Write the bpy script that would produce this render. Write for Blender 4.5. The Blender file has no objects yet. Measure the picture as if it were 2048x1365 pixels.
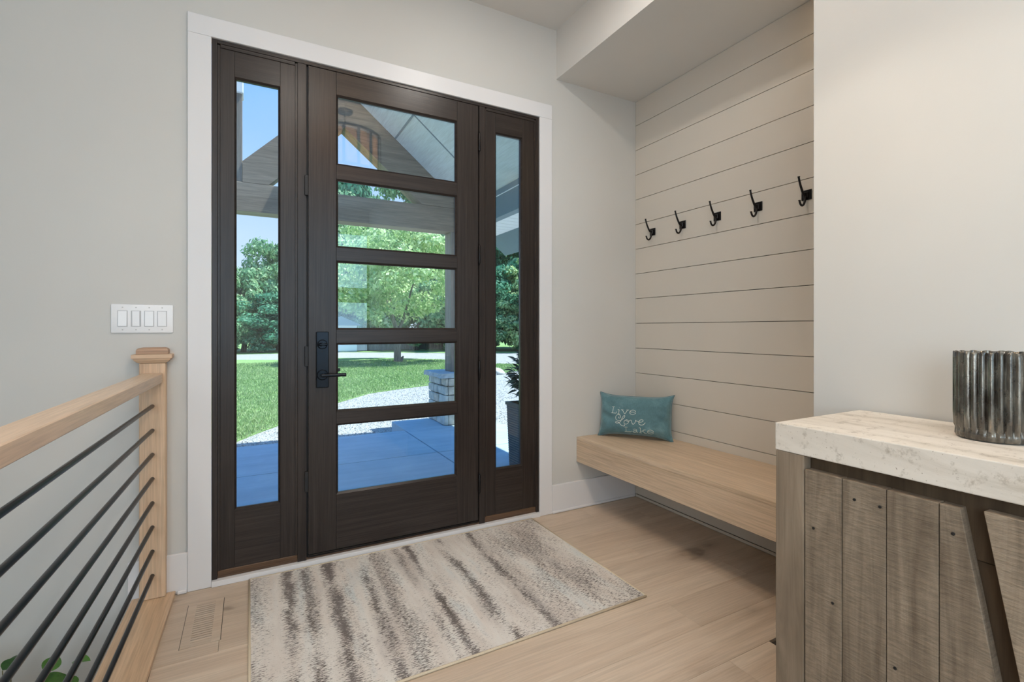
import bpy, bmesh, math, random
from mathutils import Vector, Matrix, Euler, noise as mnoise
random.seed(7)
SC = bpy.context.scene
COL = SC.collection
PI = math.pi

# ------------------------------------------------------------------ camera
cam = bpy.data.cameras.new('camera')
cam.sensor_width = 36.0
cam.lens = 36.0 * 972.0 / 2048.0
cam.shift_y = -(682.5 - 658.0) / 2048.0
cam.clip_start = 0.02
cam.clip_end = 400
camo = bpy.data.objects.new('camera', cam)
camo.location = (0, -2.598, 1.176)
camo.rotation_euler = (math.radians(90), 0, -math.radians(28.4))
COL.objects.link(camo)
SC.camera = camo

# ------------------------------------------------------------------ world, sun, exposure
SC.view_settings.view_transform = 'Standard'
SC.view_settings.look = 'None'
SC.view_settings.exposure = 0.0
SC.view_settings.gamma = 1.0
SC.view_settings.use_curve_mapping = False
SC.cycles.use_denoising = True
SC.cycles.max_bounces = 9
SC.cycles.diffuse_bounces = 5
SC.cycles.transparent_max_bounces = 24
SC.cycles.sample_clamp_indirect = 6

world = bpy.data.worlds.new('world'); SC.world = world
world.use_nodes = True
wn = world.node_tree.nodes; wl = world.node_tree.links
wn.clear()
wo = wn.new('ShaderNodeOutputWorld'); bg = wn.new('ShaderNodeBackground')
tc = wn.new('ShaderNodeTexCoord'); sx = wn.new('ShaderNodeSeparateXYZ'); cr = wn.new('ShaderNodeValToRGB')
wl.new(tc.outputs['Generated'], sx.inputs[0]); wl.new(sx.outputs['Z'], cr.inputs[0])
wl.new(cr.outputs[0], bg.inputs[0]); wl.new(bg.outputs[0], wo.inputs[0])
e = cr.color_ramp.elements
e[0].position = 0.0; e[0].color = (0.80, 0.86, 1.0, 1)
e[1].position = 1.0; e[1].color = (0.06, 0.38, 1.12, 1)
x = cr.color_ramp.elements.new(0.16); x.color = (0.64, 0.75, 1.0, 1)
x = cr.color_ramp.elements.new(0.5); x.color = (0.17, 0.48, 1.08, 1)
bg.inputs[1].default_value = 1.2

def add_light(name, kind, loc, energy, color, rot=(0, 0, 0), **kw):
    l = bpy.data.lights.new(name, kind); l.energy = energy; l.color = color
    for k, v in kw.items(): setattr(l, k, v)
    o = bpy.data.objects.new(name, l); o.location = loc; o.rotation_euler = rot
    COL.objects.link(o); return o

sd = Vector((1.0, -0.27, 2.3)).normalized()
sun = add_light('sun', 'SUN', (0, 0, 20), 9.5, (1.0, 0.96, 0.88), sd.to_track_quat('Z', 'Y').to_euler(), angle=0.012)

# area lights facing in at the back windows; stair-side pair added as general fill
BY = -5.5
def win_light(x0, x1, z0, z1, e):
    add_light('daylight_fill', 'AREA', ((x0 + x1) / 2, BY + 0.0, (z0 + z1) / 2), e, (0.48, 0.76, 1.0),
              (math.radians(90), 0, 0), shape='RECTANGLE', size=x1 - x0, size_y=z1 - z0)
WINS = [(0.72, 1.70, 1.84, 2.70), (0.72, 1.70, 0.82, 1.60), (-1.5, -0.46, 1.84, 2.70), (-1.5, -0.46, 0.82, 1.60)]
for i, w in enumerate(WINS): win_light(*w, (11, 11, 11, 11)[i])
# fill light in an added left-wall window, brightening the alcove and console front
add_light('daylight_fill', 'AREA', (-1.6, -4.5, 1.55), 58.0, (0.86, 0.94, 1.0), (math.radians(90), 0, -PI / 2), shape='RECTANGLE', size=1.5, size_y=2.0)
# unseen ceiling cans added as fill, placed to stay out of the glass reflections
FILL_CANS = [(1.10, -0.98), (.30, -1.70), (.58, -3.0), (-.85, -3.0), (.72, -4.4), (-.9, -4.4)]
for (cx, cy) in FILL_CANS:
    add_light('fill_can_light', 'AREA', (cx, cy, 3.078), 8.5 if cy > -1.5 else 8.0, (1.0, 0.94, 0.87), (0, 0, 0), shape='DISK', size=0.13)

# ------------------------------------------------------------------ helpers
def tag(o, label=None, cat=None, group=None, kind=None):
    if label: o['label'] = label
    if cat: o['category'] = cat
    if group: o['group'] = group
    if kind: o['kind'] = kind
    return o

def empty(name, loc=(0, 0, 0), rz=0.0):
    o = bpy.data.objects.new(name, None); o.location = loc; o.rotation_euler = (0, 0, rz)
    o.empty_display_size = 0.05
    COL.objects.link(o); return o

def link(name, me, parent=None, loc=None, rot=None):
    o = bpy.data.objects.new(name, me); COL.objects.link(o)
    if parent: o.parent = parent
    if loc is not None: o.location = loc
    if rot is not None: o.rotation_euler = rot
    return o

def mesh(name, bm, mat, smooth=False, auto=None):
    me = bpy.data.meshes.new(name); bm.to_mesh(me); bm.free()
    for m in (mat if isinstance(mat, (list, tuple)) else [mat]): me.materials.append(m)
    if smooth:
        for p in me.polygons: p.use_smooth = True
        if auto is not None:
            me.set_sharp_from_angle(angle=math.radians(auto))
    return me

def obj(name, bm, mat, parent=None, loc=None, rot=None, smooth=False, auto=None):
    return link(name, mesh(name, bm, mat, smooth, auto), parent, loc, rot)

def bx(bm, x0, x1, y0, y1, z0, z1, bev=0.0, M=None, seg=1):
    v = [bm.verts.new((x, y, z)) for x in (x0, x1) for y in (y0, y1) for z in (z0, z1)]
    f = [(0, 1, 3, 2), (4, 6, 7, 5), (0, 4, 5, 1), (2, 3, 7, 6), (0, 2, 6, 4), (1, 5, 7, 3)]
    fs = [bm.faces.new([v[i] for i in q]) for q in f]
    if bev > 0:
        es = {ed for fa in fs for ed in fa.edges}
        r = bmesh.ops.bevel(bm, geom=list(es), offset=bev, segments=seg, affect='EDGES', profile=0.5)
        v = list({vv for fa in r['faces'] for vv in fa.verts} | {vv for vv in v if vv.is_valid})
    if M is not None:
        bmesh.ops.transform(bm, matrix=M, verts=[q for q in v if q.is_valid])
    return v

def box(name, x0, x1, y0, y1, z0, z1, mat, parent=None, bev=0.0, seg=1):
    bm = bmesh.new(); bx(bm, x0, x1, y0, y1, z0, z1, bev, seg=seg)
    bmesh.ops.recalc_face_normals(bm, faces=bm.faces)
    return obj(name, bm, mat, parent)

def prism(bm, pts, y0, y1, axis='y'):
    """polygon pts (a,b) extruded along axis"""
    def P(a, b, c):
        return {'y': (a, c, b), 'x': (c, a, b), 'z': (a, b, c)}[axis]
    lo = [bm.verts.new(P(a, b, y0)) for a, b in pts]; hi = [bm.verts.new(P(a, b, y1)) for a, b in pts]
    n = len(pts)
    bm.faces.new(lo); bm.faces.new(hi[::-1])
    for i in range(n): bm.faces.new((lo[i], hi[i], hi[(i + 1) % n], lo[(i + 1) % n]))
    bmesh.ops.recalc_face_normals(bm, faces=bm.faces)

def tube(bm, pts, r, n=10, caps=True):
    """tube along pts; r scalar or list"""
    pts = [Vector(p) for p in pts]; rs = r if isinstance(r, (list, tuple)) else [r] * len(pts)
    prev = None; rings = []
    up = None
    for i, p in enumerate(pts):
        t = (pts[min(i + 1, len(pts) - 1)] - pts[max(i - 1, 0)]).normalized()
        if up is None:
            up = Vector((0, 0, 1)) if abs(t.z) < 0.9 else Vector((1, 0, 0))
        a = (up - t * up.dot(t)).normalized(); b = t.cross(a); up = a
        rings.append([bm.verts.new(p + (a * math.cos(2 * PI * k / n) + b * math.sin(2 * PI * k / n)) * rs[i]) for k in range(n)])
    for i in range(len(rings) - 1):
        for k in range(n):
            bm.faces.new((rings[i][k], rings[i][(k + 1) % n], rings[i + 1][(k + 1) % n], rings[i + 1][k]))
    if caps:
        bm.faces.new(rings[0][::-1]); bm.faces.new(rings[-1])

def lathe(bm, prof, n=32, c=(0, 0, 0), close=True, rfun=None):
    rings = []
    for (r, z) in prof:
        rings.append([bm.verts.new((c[0] + (r * (rfun(k / n) if rfun else 1)) * math.cos(2 * PI * k / n), c[1] + (r * (rfun(k / n) if rfun else 1)) * math.sin(2 * PI * k / n), c[2] + z)) for k in range(n)])
    for i in range(len(rings) - 1):
        for k in range(n):
            bm.faces.new((rings[i][k], rings[i][(k + 1) % n], rings[i + 1][(k + 1) % n], rings[i + 1][k]))
    if close:
        bm.faces.new(rings[0][::-1]); bm.faces.new(rings[-1])

def spline(pts, k=6):
    pts = [Vector(p) for p in pts]; out = []
    for i in range(len(pts) - 1):
        p0 = pts[max(i - 1, 0)]; p1 = pts[i]; p2 = pts[i + 1]; p3 = pts[min(i + 2, len(pts) - 1)]
        for j in range(k):
            t = j / k
            out.append(0.5 * ((2 * p1) + (-p0 + p2) * t + (2 * p0 - 5 * p1 + 4 * p2 - p3) * t * t + (-p0 + 3 * p1 - 3 * p2 + p3) * t ** 3))
    out.append(pts[-1]); return out

# ------------------------------------------------------------------ materials
class NT:
    def __init__(s, name):
        s.m = bpy.data.materials.new(name); s.m.use_nodes = True
        s.t = s.m.node_tree; s.t.nodes.clear()
        s.out = s.n('ShaderNodeOutputMaterial')
    def n(s, typ, **kw):
        nd = s.t.nodes.new(typ)
        for k, v in kw.items(): setattr(nd, k, v)
        return nd
    def l(s, a, b): s.t.links.new(a, b)
    def coord(s, scale=(1, 1, 1), rnd=0.0, which='Object', rot=(0, 0, 0)):
        c = s.n('ShaderNodeTexCoord'); m = s.n('ShaderNodeMapping')
        m.inputs['Scale'].default_value = scale; m.inputs['Rotation'].default_value = rot
        src = c.outputs[which]
        if rnd:
            oi = s.n('ShaderNodeObjectInfo'); va = s.n('ShaderNodeVectorMath', operation='ADD')
            cx = s.n('ShaderNodeCombineXYZ'); mu = s.n('ShaderNodeMath', operation='MULTIPLY'); mu.inputs[1].default_value = rnd
            s.l(oi.outputs['Random'], mu.inputs[0])
            for i in range(3): s.l(mu.outputs[0], cx.inputs[i])
            s.l(src, va.inputs[0]); s.l(cx.outputs[0], va.inputs[1]); src = va.outputs[0]
        s.l(src, m.inputs['Vector']); return m.outputs[0]
    def noise(s, vec, scale, detail=4, rough=0.5, dist=0.0):
        nd = s.n('ShaderNodeTexNoise'); nd.inputs['Scale'].default_value = scale; nd.inputs['Detail'].default_value = detail
        nd.inputs['Roughness'].default_value = rough; nd.inputs['Distortion'].default_value = dist
        s.l(vec, nd.inputs['Vector']); return nd.outputs[0]
    def ramp(s, fac, stops, interp='LINEAR'):
        r = s.n('ShaderNodeValToRGB'); r.color_ramp.interpolation = interp
        es = r.color_ramp.elements
        while len(es) > 1: es.remove(es[-1])
        es[0].position = stops[0][0]; es[0].color = c4(stops[0][1])
        for p, c in stops[1:]:
            q = es.new(p); q.color = c4(c)
        s.l(fac, r.inputs[0]); return r.outputs[0]
    def math(s, op, a, b=None, clamp=False):
        nd = s.n('ShaderNodeMath', operation=op, use_clamp=clamp)
        for i, v in enumerate((a, b)):
            if v is None: continue
            if isinstance(v, (int, float)): nd.inputs[i].default_value = v
            else: s.l(v, nd.inputs[i])
        return nd.outputs[0]
    def mix(s, fac, a, b, mode='MIX'):
        nd = s.n('ShaderNodeMix', data_type='RGBA', blend_type=mode)
        for i, v in ((0, fac), (6, a), (7, b)):
            if isinstance(v, (int, float)): nd.inputs[i].default_value = v
            elif isinstance(v, tuple): nd.inputs[i].default_value = c4(v)
            else: s.l(v, nd.inputs[i])
        return nd.outputs[2]
    def bsdf(s, color, rough=0.5, metal=0.0, bump=None, bstr=0.1, bdist=0.01, spec=0.5, **kw):
        p = s.n('ShaderNodeBsdfPrincipled')
        for key, v in (('Base Color', color), ('Roughness', rough), ('Metallic', metal), ('Specular IOR Level', spec)):
            if isinstance(v, (int, float)): p.inputs[key].default_value = v
            elif isinstance(v, tuple): p.inputs[key].default_value = c4(v)
            else: s.l(v, p.inputs[key])
        for k, v in kw.items():
            k = k.replace('_', ' ')
            p.inputs[k].default_value = c4(v) if isinstance(v, tuple) else v
        if bump is not None:
            b = s.n('ShaderNodeBump'); b.inputs['Strength'].default_value = bstr; b.inputs['Distance'].default_value = bdist
            s.l(bump, b.inputs['Height']); s.l(b.outputs[0], p.inputs['Normal'])
        s.l(p.outputs[0], s.out.inputs[0]); s.p = p
        return s.m

def c4(c):
    if isinstance(c, (int, float)): return (c, c, c, 1)
    return tuple(c) if len(c) == 4 else tuple(c) + (1,)

def srgb(r, g, b):
    f = lambda v: (v / 255 / 12.92) if v / 255 <= 0.04045 else ((v / 255 + 0.055) / 1.055) ** 2.4
    return (f(r), f(g), f(b))

def paint(name, col, rough=0.6, var=0.03, bstr=0.04):
    t = NT(name); v = t.coord((1, 1, 1))
    n1 = t.noise(v, 1.3, 3); n2 = t.noise(v, 260, 2)
    c = t.ramp(n1, [(0.3, tuple(q * (1 - var) for q in col)), (0.7, tuple(min(1, q * (1 + var)) for q in col))])
    return t.bsdf(c, rough, bump=n2, bstr=bstr, bdist=0.002, spec=0.3)

def plain(name, col, rough=0.5, metal=0.0, var=0.06, sc=30, bstr=0.05, **kw):
    t = NT(name); v = t.coord((1, 1, 1)); n = t.noise(v, sc, 4)
    c = t.ramp(n, [(0.3, tuple(q * (1 - var) for q in col)), (0.7, tuple(min(1, q * (1 + var)) for q in col))])
    return t.bsdf(c, rough, metal, bump=n, bstr=bstr, bdist=0.001, **kw)

def wood(name, c1, c2, axis='x', across=9.0, along=0.6, rough=0.45, rnd=30.0, val=0.12, fine=0.35, knots=None, bstr=0.08, spec=0.4, pore=160, dist=0.8, knotcol=(0.10, 0.065, 0.04)):
    t = NT(name)
    i = 'xyz'.index(axis)
    s1 = [across] * 3; s1[i] = along
    s2 = [pore] * 3; s2[i] = 5.0
    v1 = t.coord(tuple(s1), rnd); v2 = t.coord(tuple(s2), rnd)
    n1 = t.noise(v1, 1.0, 5, 0.55, dist); n2 = t.noise(v2, 1.0, 3, 0.6)
    base = t.ramp(n1, [(0.30, c1), (0.70, c2)])
    fr = t.ramp(n2, [(0.35, (1 - fine,) * 3), (0.62, (1.0, 1.0, 1.0))])
    c = t.mix(1.0, base, fr, 'MULTIPLY')
    if knots:
        s3 = [knots] * 3; s3[i] = knots * 0.55
        v3 = t.coord(tuple(s3), rnd)
        # distort knots a little
        nn = t.n('ShaderNodeTexNoise'); nn.inputs['Scale'].default_value = 3.0; t.l(v3, nn.inputs['Vector'])
        va = t.n('ShaderNodeVectorMath', operation='ADD'); t.l(v3, va.inputs[0]); t.l(nn.outputs[1], va.inputs[1])
        vo = t.n('ShaderNodeTexVoronoi'); vo.inputs['Scale'].default_value = 1.0; vo.inputs['Randomness'].default_value = 1.0
        t.l(va.outputs[0], vo.inputs['Vector'])
        k = t.ramp(vo.outputs['Distance'], [(0.0, (1, 1, 1)), (0.05, (0.8, 0.8, 0.8)), (0.12, (0.28,) * 3), (0.32, (0, 0, 0))])
        gate = t.ramp(t.noise(v3, 0.45, 1), [(0.44, (0, 0, 0)), (0.52, (1, 1, 1))])
        kf = t.math('MULTIPLY', k, gate); kf = t.math('MULTIPLY', kf, 0.75)
        c = t.mix(kf, c, knotcol)
    oi = t.n('ShaderNodeObjectInfo'); mr = t.n('ShaderNodeMapRange')
    mr.inputs[3].default_value = 1 - val; mr.inputs[4].default_value = 1 + val
    wnz = t.n('ShaderNodeTexWhiteNoise', noise_dimensions='1D'); t.l(oi.outputs['Random'], wnz.inputs['W'])
    t.l(wnz.outputs['Value'], mr.inputs[0])
    hs = t.n('ShaderNodeHueSaturation'); t.l(mr.outputs[0], hs.inputs['Value']); t.l(c, hs.inputs['Color'])
    return t.bsdf(hs.outputs[0], rough, bump=n2, bstr=bstr, bdist=0.002, spec=spec)

M = {}
M['wall'] = paint('wall_paint', (0.60, 0.592, 0.565))
M['ceiling'] = paint('ceiling_paint', (0.70, 0.685, 0.66))
M['trim'] = paint('white_trim_paint', (0.74, 0.73, 0.735), 0.35, 0.01)
M['ship'] = paint('taupe_shiplap_paint', (0.62, 0.575, 0.51), 0.45, 0.015)
M['gap'] = plain('dark_gap', (0.045, 0.037, 0.03), 0.8)
dk1, dk2 = (0.022, 0.016, 0.014), (0.042, 0.031, 0.027)
M['door_v'] = wood('dark_stained_wood_vertical', dk1, dk2, 'z', 60, 1.2, 0.32, spec=0.42, fine=0.45, val=0.05, bstr=0.12, pore=300, dist=0.3)
M['door_h'] = wood('dark_stained_wood_horizontal', dk1, dk2, 'x', 60, 1.2, 0.32, spec=0.42, fine=0.45, val=0.05, bstr=0.12, pore=300, dist=0.3)
M['sill'] = wood('brown_sill_wood', (0.10, 0.055, 0.03), (0.15, 0.085, 0.05), 'x', 30, 1.0, 0.4, val=0.03)
M['black'] = plain('black_rubber', (0.008, 0.008, 0.009), 0.5)
M['bronze'] = plain('dark_bronze_metal', (0.016, 0.014, 0.014), 0.32, 0.6, var=0.2)
M['lock'] = plain('satin_black_lock_metal', (0.012, 0.016, 0.022), 0.28, 0.7, var=0.1)
M['barm'] = plain('black_steel_bar', (0.012, 0.013, 0.016), 0.3, 0.4, var=0.1)
M['floor'] = wood('oak_plank', (0.53, 0.415, 0.315), (0.66, 0.55, 0.44), 'x', 8, 0.7, 0.42, rnd=60, val=0.06, fine=0.14, knots=2.4, bstr=0.05, spec=0.35, dist=1.6, knotcol=(0.17, 0.12, 0.085))
M['oak_x'] = wood('oak_x', (0.56, 0.37, 0.235), (0.70, 0.49, 0.33), 'x', 14, 0.8, 0.45, val=0.03, fine=0.22)
M['oak_y'] = wood('oak_y', (0.58, 0.435, 0.30), (0.72, 0.565, 0.415), 'y', 12, 0.7, 0.42, val=0.03, fine=0.22, dist=1.2)
M['tread_y'] = wood('oak_tread', (0.58, 0.40, 0.255), (0.70, 0.51, 0.35), 'y', 16, 0.7, 0.42, val=0.02, fine=0.2, dist=0.6)
M['oak_z'] = wood('oak_z', (0.58, 0.39, 0.25), (0.75, 0.55, 0.38), 'z', 20, 1.0, 0.45, val=0.03, fine=0.2)
M['rail'] = wood('oak_handrail', (0.58, 0.42, 0.29), (0.72, 0.55, 0.40), 'y', 16, 0.8, 0.33, val=0.02, fine=0.2, spec=0.6)
M['cap'] = wood('oak_cap_end_grain', (0.40, 0.24, 0.15), (0.52, 0.34, 0.23), 'x', 30, 2.0, 0.5, val=0.02, fine=0.3)
M['switch'] = plain('white_switch_plastic', (0.86, 0.86, 0.87), 0.3, var=0.01)
M['switch2'] = plain('light_grey_switch_plastic', (0.50, 0.50, 0.51), 0.4, var=0.01)
M['led'] = plain('pale_switch_indicator', (0.95, 0.95, 0.9), 0.3, var=0.01)

# glass: clear pane with fresnel reflection and faint green-blue tint
def glass(name, tint=(0.88, 0.96, 0.975)):
    t = NT(name)
    tr = t.n('ShaderNodeBsdfTransparent'); tr.inputs[0].default_value = c4(tint)
    gl = t.n('ShaderNodeBsdfGlossy'); gl.inputs['Roughness'].default_value = 0.0
    v = t.coord((1, 1, 1)); nz = t.noise(v, 400, 1)
    fr = t.n('ShaderNodeFresnel'); fr.inputs['IOR'].default_value = 1.55
    fm = t.math('MULTIPLY', fr.outputs[0], t.ramp(nz, [(0.0, (0.98,) * 3), (1.0, (1.0,) * 3)]))
    mx = t.n('ShaderNodeMixShader'); t.l(fm, mx.inputs[0]); t.l(tr.outputs[0], mx.inputs[1]); t.l(gl.outputs[0], mx.inputs[2])
    t.l(mx.outputs[0], t.out.inputs[0]); return t.m
M['glass'] = glass('door_glass')

def emit(name, col, s):
    t = NT(name); em = t.n('ShaderNodeEmission'); em.inputs[0].default_value = c4(col); em.inputs[1].default_value = s
    t.l(em.outputs[0], t.out.inputs[0]); return t.m
M['lamp'] = emit('lit_lamp_diffuser', (1.0, 0.86, 0.68), 6.0)
M['bulb'] = emit('lit_bulb', (1.0, 0.72, 0.42), 12.0)

# rug: cream pile with distressed dark streaks running along Y
def rug_mat():
    t = NT('distressed_rug_pile')
    v = t.coord((1, 1, 1))
    wob = t.noise(t.coord((1.0, 2.2, 1.0)), 2.2, 3, 0.6)
    fr = t.noise(t.coord((30.0, 170.0, 1.0)), 1.0, 3, 0.65)
    sp = t.n('ShaderNodeSeparateXYZ'); t.l(v, sp.inputs[0])
    x = sp.outputs[0]
    x = t.math('ADD', x, t.math('MULTIPLY', t.math('SUBTRACT', wob, 0.5), 0.04))
    x = t.math('ADD', x, t.math('MULTIPLY', t.math('SUBTRACT', fr, 0.5), 0.09))
    x = t.math('ADD', x, t.math('MULTIPLY', sp.outputs[1], -0.03))
    xn = t.math('DIVIDE', x, 1.54)
    bands = [(0.02, .45, .02), (0.07, .3, .02), (0.165, .95, .020), (0.235, .7, .028), (0.345, .95, .026), (0.40, .4, .02), (0.49, .75, .025), (0.555, .5, .02), (0.62, .4, .02),
             (0.685, .55, .02), (0.745, 1.0, .02), (0.80, .3, .02), (0.925, .85, .028), (1.01, .3, .025), (1.09, .72, .03), (1.15, .3, .02), (1.25, .45, .03), (1.375, 1.0, .03), (1.46, .85, .018), (1.52, .3, .02)]
    pts = {}
    def dens(q): return max(a * math.exp(-((q - c) / (w * 1.1)) ** 2) for c, a, w in bands)
    N = 31
    stops = []
    cand = sorted({0.0, 1.54} | {c for c, a, w in bands} | {(bands[i][0] + bands[i + 1][0]) / 2 for i in range(len(bands) - 1) if bands[i][1] > .5 or bands[i + 1][1] > .5})[:32]
    stops = [(min(1, c / 1.54), (dens(c),) * 3) for c in cand]
    d = t.ramp(xn, stops[:31])
    # streaks vary along their length
    var = t.noise(t.coord((5.0, 2.4, 1.0)), 1.0, 3, 0.6)
    dv = t.math('MULTIPLY', d, t.ramp(var, [(0.36, (0.35,) * 3), (0.56, (1.25,) * 3)]))
    dash = t.noise(t.coord((55.0, 230.0, 1.0)), 1.0, 5, 0.75)
    thr = t.math('SUBTRACT', 0.625, t.math('MULTIPLY', dv, 0.25))
    msk = t.ramp(t.math('SUBTRACT', dash, thr), [(0.0, (0,) * 3), (0.05, (1,) * 3)])
    soft = t.noise(t.coord((7.0, 1.6, 1.0)), 1.0, 4, 0.6)
    base = t.ramp(soft, [(0.30, (0.56, 0.52, 0.49)), (0.45, (0.76, 0.71, 0.66)), (0.56, (0.83, 0.79, 0.74)), (0.70, (0.72, 0.75, 0.74))])
    warm = t.noise(t.coord((9.0, 2.0, 1.0)), 1.7, 2)
    base = t.mix(t.ramp(warm, [(0.45, (0,) * 3), (0.75, (0.5,) * 3)]), base, (0.70, 0.60, 0.53))
    dark = t.ramp(t.noise(t.coord((4, 2, 1)), 2.0, 2), [(0.4, (0.09, 0.07, 0.065)), (0.62, (0.15, 0.125, 0.12))])
    col = t.mix(t.math('MULTIPLY', msk, 0.88), base, dark)
    fib = t.noise(v, 420, 3, 0.7)
    col = t.mix(0.2, col, t.ramp(fib, [(0.3, (0.45,) * 3), (0.6, (1.0,) * 3)]), 'MULTIPLY')
    hh = t.math('SUBTRACT', fib, t.math('MULTIPLY', msk, 0.5))
    return t.bsdf(col, 0.95, bump=hh, bstr=0.5, bdist=0.004, spec=0.1)
M['rug'] = rug_mat()
M['binding'] = plain('cream_rug_binding', (0.62, 0.52, 0.38), 0.8, var=0.08, sc=300, bstr=0.3)

# console: whitewashed top, grey rough-sawn wood
def ctop():
    t = NT('whitewashed_top')
    v = t.coord((14, 2.2, 14)); n1 = t.noise(v, 1.0, 6, 0.65, 0.8)
    v2 = t.coord((1, 1, 1)); n2 = t.noise(v2, 28, 6, 0.75); n3 = t.noise(v2, 150, 2)
    b = t.ramp(n1, [(0.28, (0.50, 0.45, 0.38)), (0.42, (0.66, 0.61, 0.54)), (0.6, (0.74, 0.69, 0.62))])
    s = t.ramp(n2, [(0.31, (0.48, 0.44, 0.39)), (0.45, (1.0, 1.0, 1.0))])
    s2 = t.ramp(n3, [(0.22, (0.45, 0.4, 0.35)), (0.30, (1.0, 1.0, 1.0))])
    c = t.mix(1.0, t.mix(0.7, b, s, 'MULTIPLY'), s2, 'MULTIPLY')
    return t.bsdf(c, 0.6, bump=n2, bstr=0.15, bdist=0.004, spec=0.3)
M['ctop'] = ctop()
def sawn(name, c1, c2, saw=True, val=0.12):
    t = NT(name)
    v1 = t.coord((22, 22, 1.6), 40); n1 = t.noise(v1, 1.0, 6, 0.65, 1.0)
    vs = t.coord((30, 30, 210), 40, rot=(0.22, 0, 0)); n2 = t.noise(vs, 1.0, 3, 0.6, 0.4)
    v3 = t.coord((6, 6, 2.2), 40); n3 = t.noise(v3, 1.0, 3, 0.6, 0.5)
    b = t.ramp(n1, [(0.28, c1), (0.68, c2)])
    c = t.mix(0.55, b, t.ramp(n3, [(0.32, (0.45, 0.42, 0.40)), (0.6, (1.0, 1.0, 1.0))]), 'MULTIPLY')
    if saw: c = t.mix(0.45, c, t.ramp(n2, [(0.35, (0.45,) * 3), (0.62, (1.0,) * 3)]), 'MULTIPLY')
    oi = t.n('ShaderNodeObjectInfo'); mr = t.n('ShaderNodeMapRange'); mr.inputs[3].default_value = 1 - val; mr.inputs[4].default_value = 1 + val
    t.l(oi.outputs['Random'], mr.inputs[0])
    hs = t.n('ShaderNodeHueSaturation'); t.l(mr.outputs[0], hs.inputs['Value']); t.l(c, hs.inputs['Color'])
    hgt = t.math('ADD', n1, t.math('MULTIPLY', n2, 1.0 if saw else 0.1))
    return t.bsdf(hs.outputs[0], 0.7, bump=hgt, bstr=0.55 if saw else 0.25, bdist=0.004, spec=0.25)
M['sawn'] = sawn('rough_sawn_grey_wood', (0.165, 0.125, 0.088), (0.36, 0.29, 0.215))
M['leg'] = sawn('smooth_grey_brown_wood', (0.17, 0.13, 0.09), (0.31, 0.245, 0.18), False, 0.04)
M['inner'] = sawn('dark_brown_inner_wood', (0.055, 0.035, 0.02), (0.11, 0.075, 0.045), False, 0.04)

# ------------------------------------------------------------------ SETTING: room shell
def struct(o): o['kind'] = 'structure'; return o
X0, XW, XB, CZ, SZ, PY = -1.6, 1.735, 2.403, 3.09, 2.778, -1.606
WT = 0.15
bm = bmesh.new()
for b in [(X0 - .15, -0.2, -2.7, 3.4), (-0.2, 1.65, 2.55, 3.4), (1.65, 2.75, -0.3, 3.4)]:
    bx(bm, b[0], b[1], 0.012, WT, b[2], b[3])
struct(obj('wall_front', bm, M['wall']))
bm = bmesh.new()
bx(bm, X0 - .15, X0, -3.75, 0.012, -2.7, 3.4); bx(bm, X0 - .15, X0, BY - .15, -5.25, -2.7, 3.4)
bx(bm, X0 - .15, X0, -5.25, -3.75, -2.7, .55); bx(bm, X0 - .15, X0, -5.25, -3.75, 2.55, 3.4)
struct(obj('wall_left', bm, M['wall']))
bm = bmesh.new()
bx(bm, XW, XW + .12, BY - .15, PY - 0.0, 0, 3.4); bx(bm, XW + .12, 2.75, PY - .12, PY, 0, 3.4)
struct(obj('wall_right', bm, M['wall']))
# back wall with window openings
bm = bmesh.new()
zs = [0, .82, 1.60, 1.84, 2.70, 3.4]
for (a, b) in [(X0, -1.5), (-.46, .72), (1.70, XW)]: bx(bm, a, b, BY - .15, BY, 0, 3.4)
for (a, b) in [(-1.5, -.46), (.72, 1.70)]:
    for (c, d) in [(0, .82), (1.60, 1.84), (2.70, 3.4)]: bx(bm, a, b, BY - .15, BY, c, d)
struct(obj('wall_back', bm, M['wall']))
bm = bmesh.new(); bx(bm, X0, XW, BY, 0.012, CZ, CZ + .2)
struct(obj('ceiling', bm, M['ceiling']))
bm = bmesh.new(); bx(bm, XW, 2.75, PY, 0.012, SZ, 3.4)
struct(obj('ceiling_soffit', bm, M['ceiling']))
# house roof slab above everything (keeps the sun off the rooms)
bm = bmesh.new(); bx(bm, -3.2, 3.4, BY - .6, 0.45, 3.42, 3.62)
struct(obj('roof', bm, M['ceiling']))
# window frames in back wall; the stair-side pair is added for its fill light
for i, (a, b, c, d) in enumerate(WINS):
    w = struct(empty('window_%d' % (i + 3), ((a + b) / 2, BY - .08, c)))
    bm = bmesh.new(); y0, y1 = -.05, .02; hx = (b - a) / 2; hz = d - c
    bx(bm, -hx, -hx + .05, y0, y1, 0, hz); bx(bm, hx - .05, hx, y0, y1, 0, hz); bx(bm, -hx + .05, hx - .05, y0, y1, 0, .05); bx(bm, -hx + .05, hx - .05, y0, y1, hz - .05, hz)
    obj('window_frame', bm, M['trim'], w)
    bm = bmesh.new(); bx(bm, -hx + .05, hx - .05, -.02, -.012, .05, hz - .05); obj('glass_pane', bm, M['glass'], w)

w = struct(empty('window_7', (X0 - .07, -4.5, .55)))  # unseen window added to carry the left-wall fill light
bm = bmesh.new(); bx(bm, -.05, .04, -.75, -.70, 0, 2.0); bx(bm, -.05, .04, .70, .75, 0, 2.0); bx(bm, -.05, .04, -.70, .70, 0, .05); bx(bm, -.05, .04, -.70, .70, 1.95, 2.0)
obj('window_frame', bm, M['trim'], w)
bm = bmesh.new(); bx(bm, -.02, -.012, -.70, .70, .05, 1.95); obj('glass_pane', bm, M['glass'], w)

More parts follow.
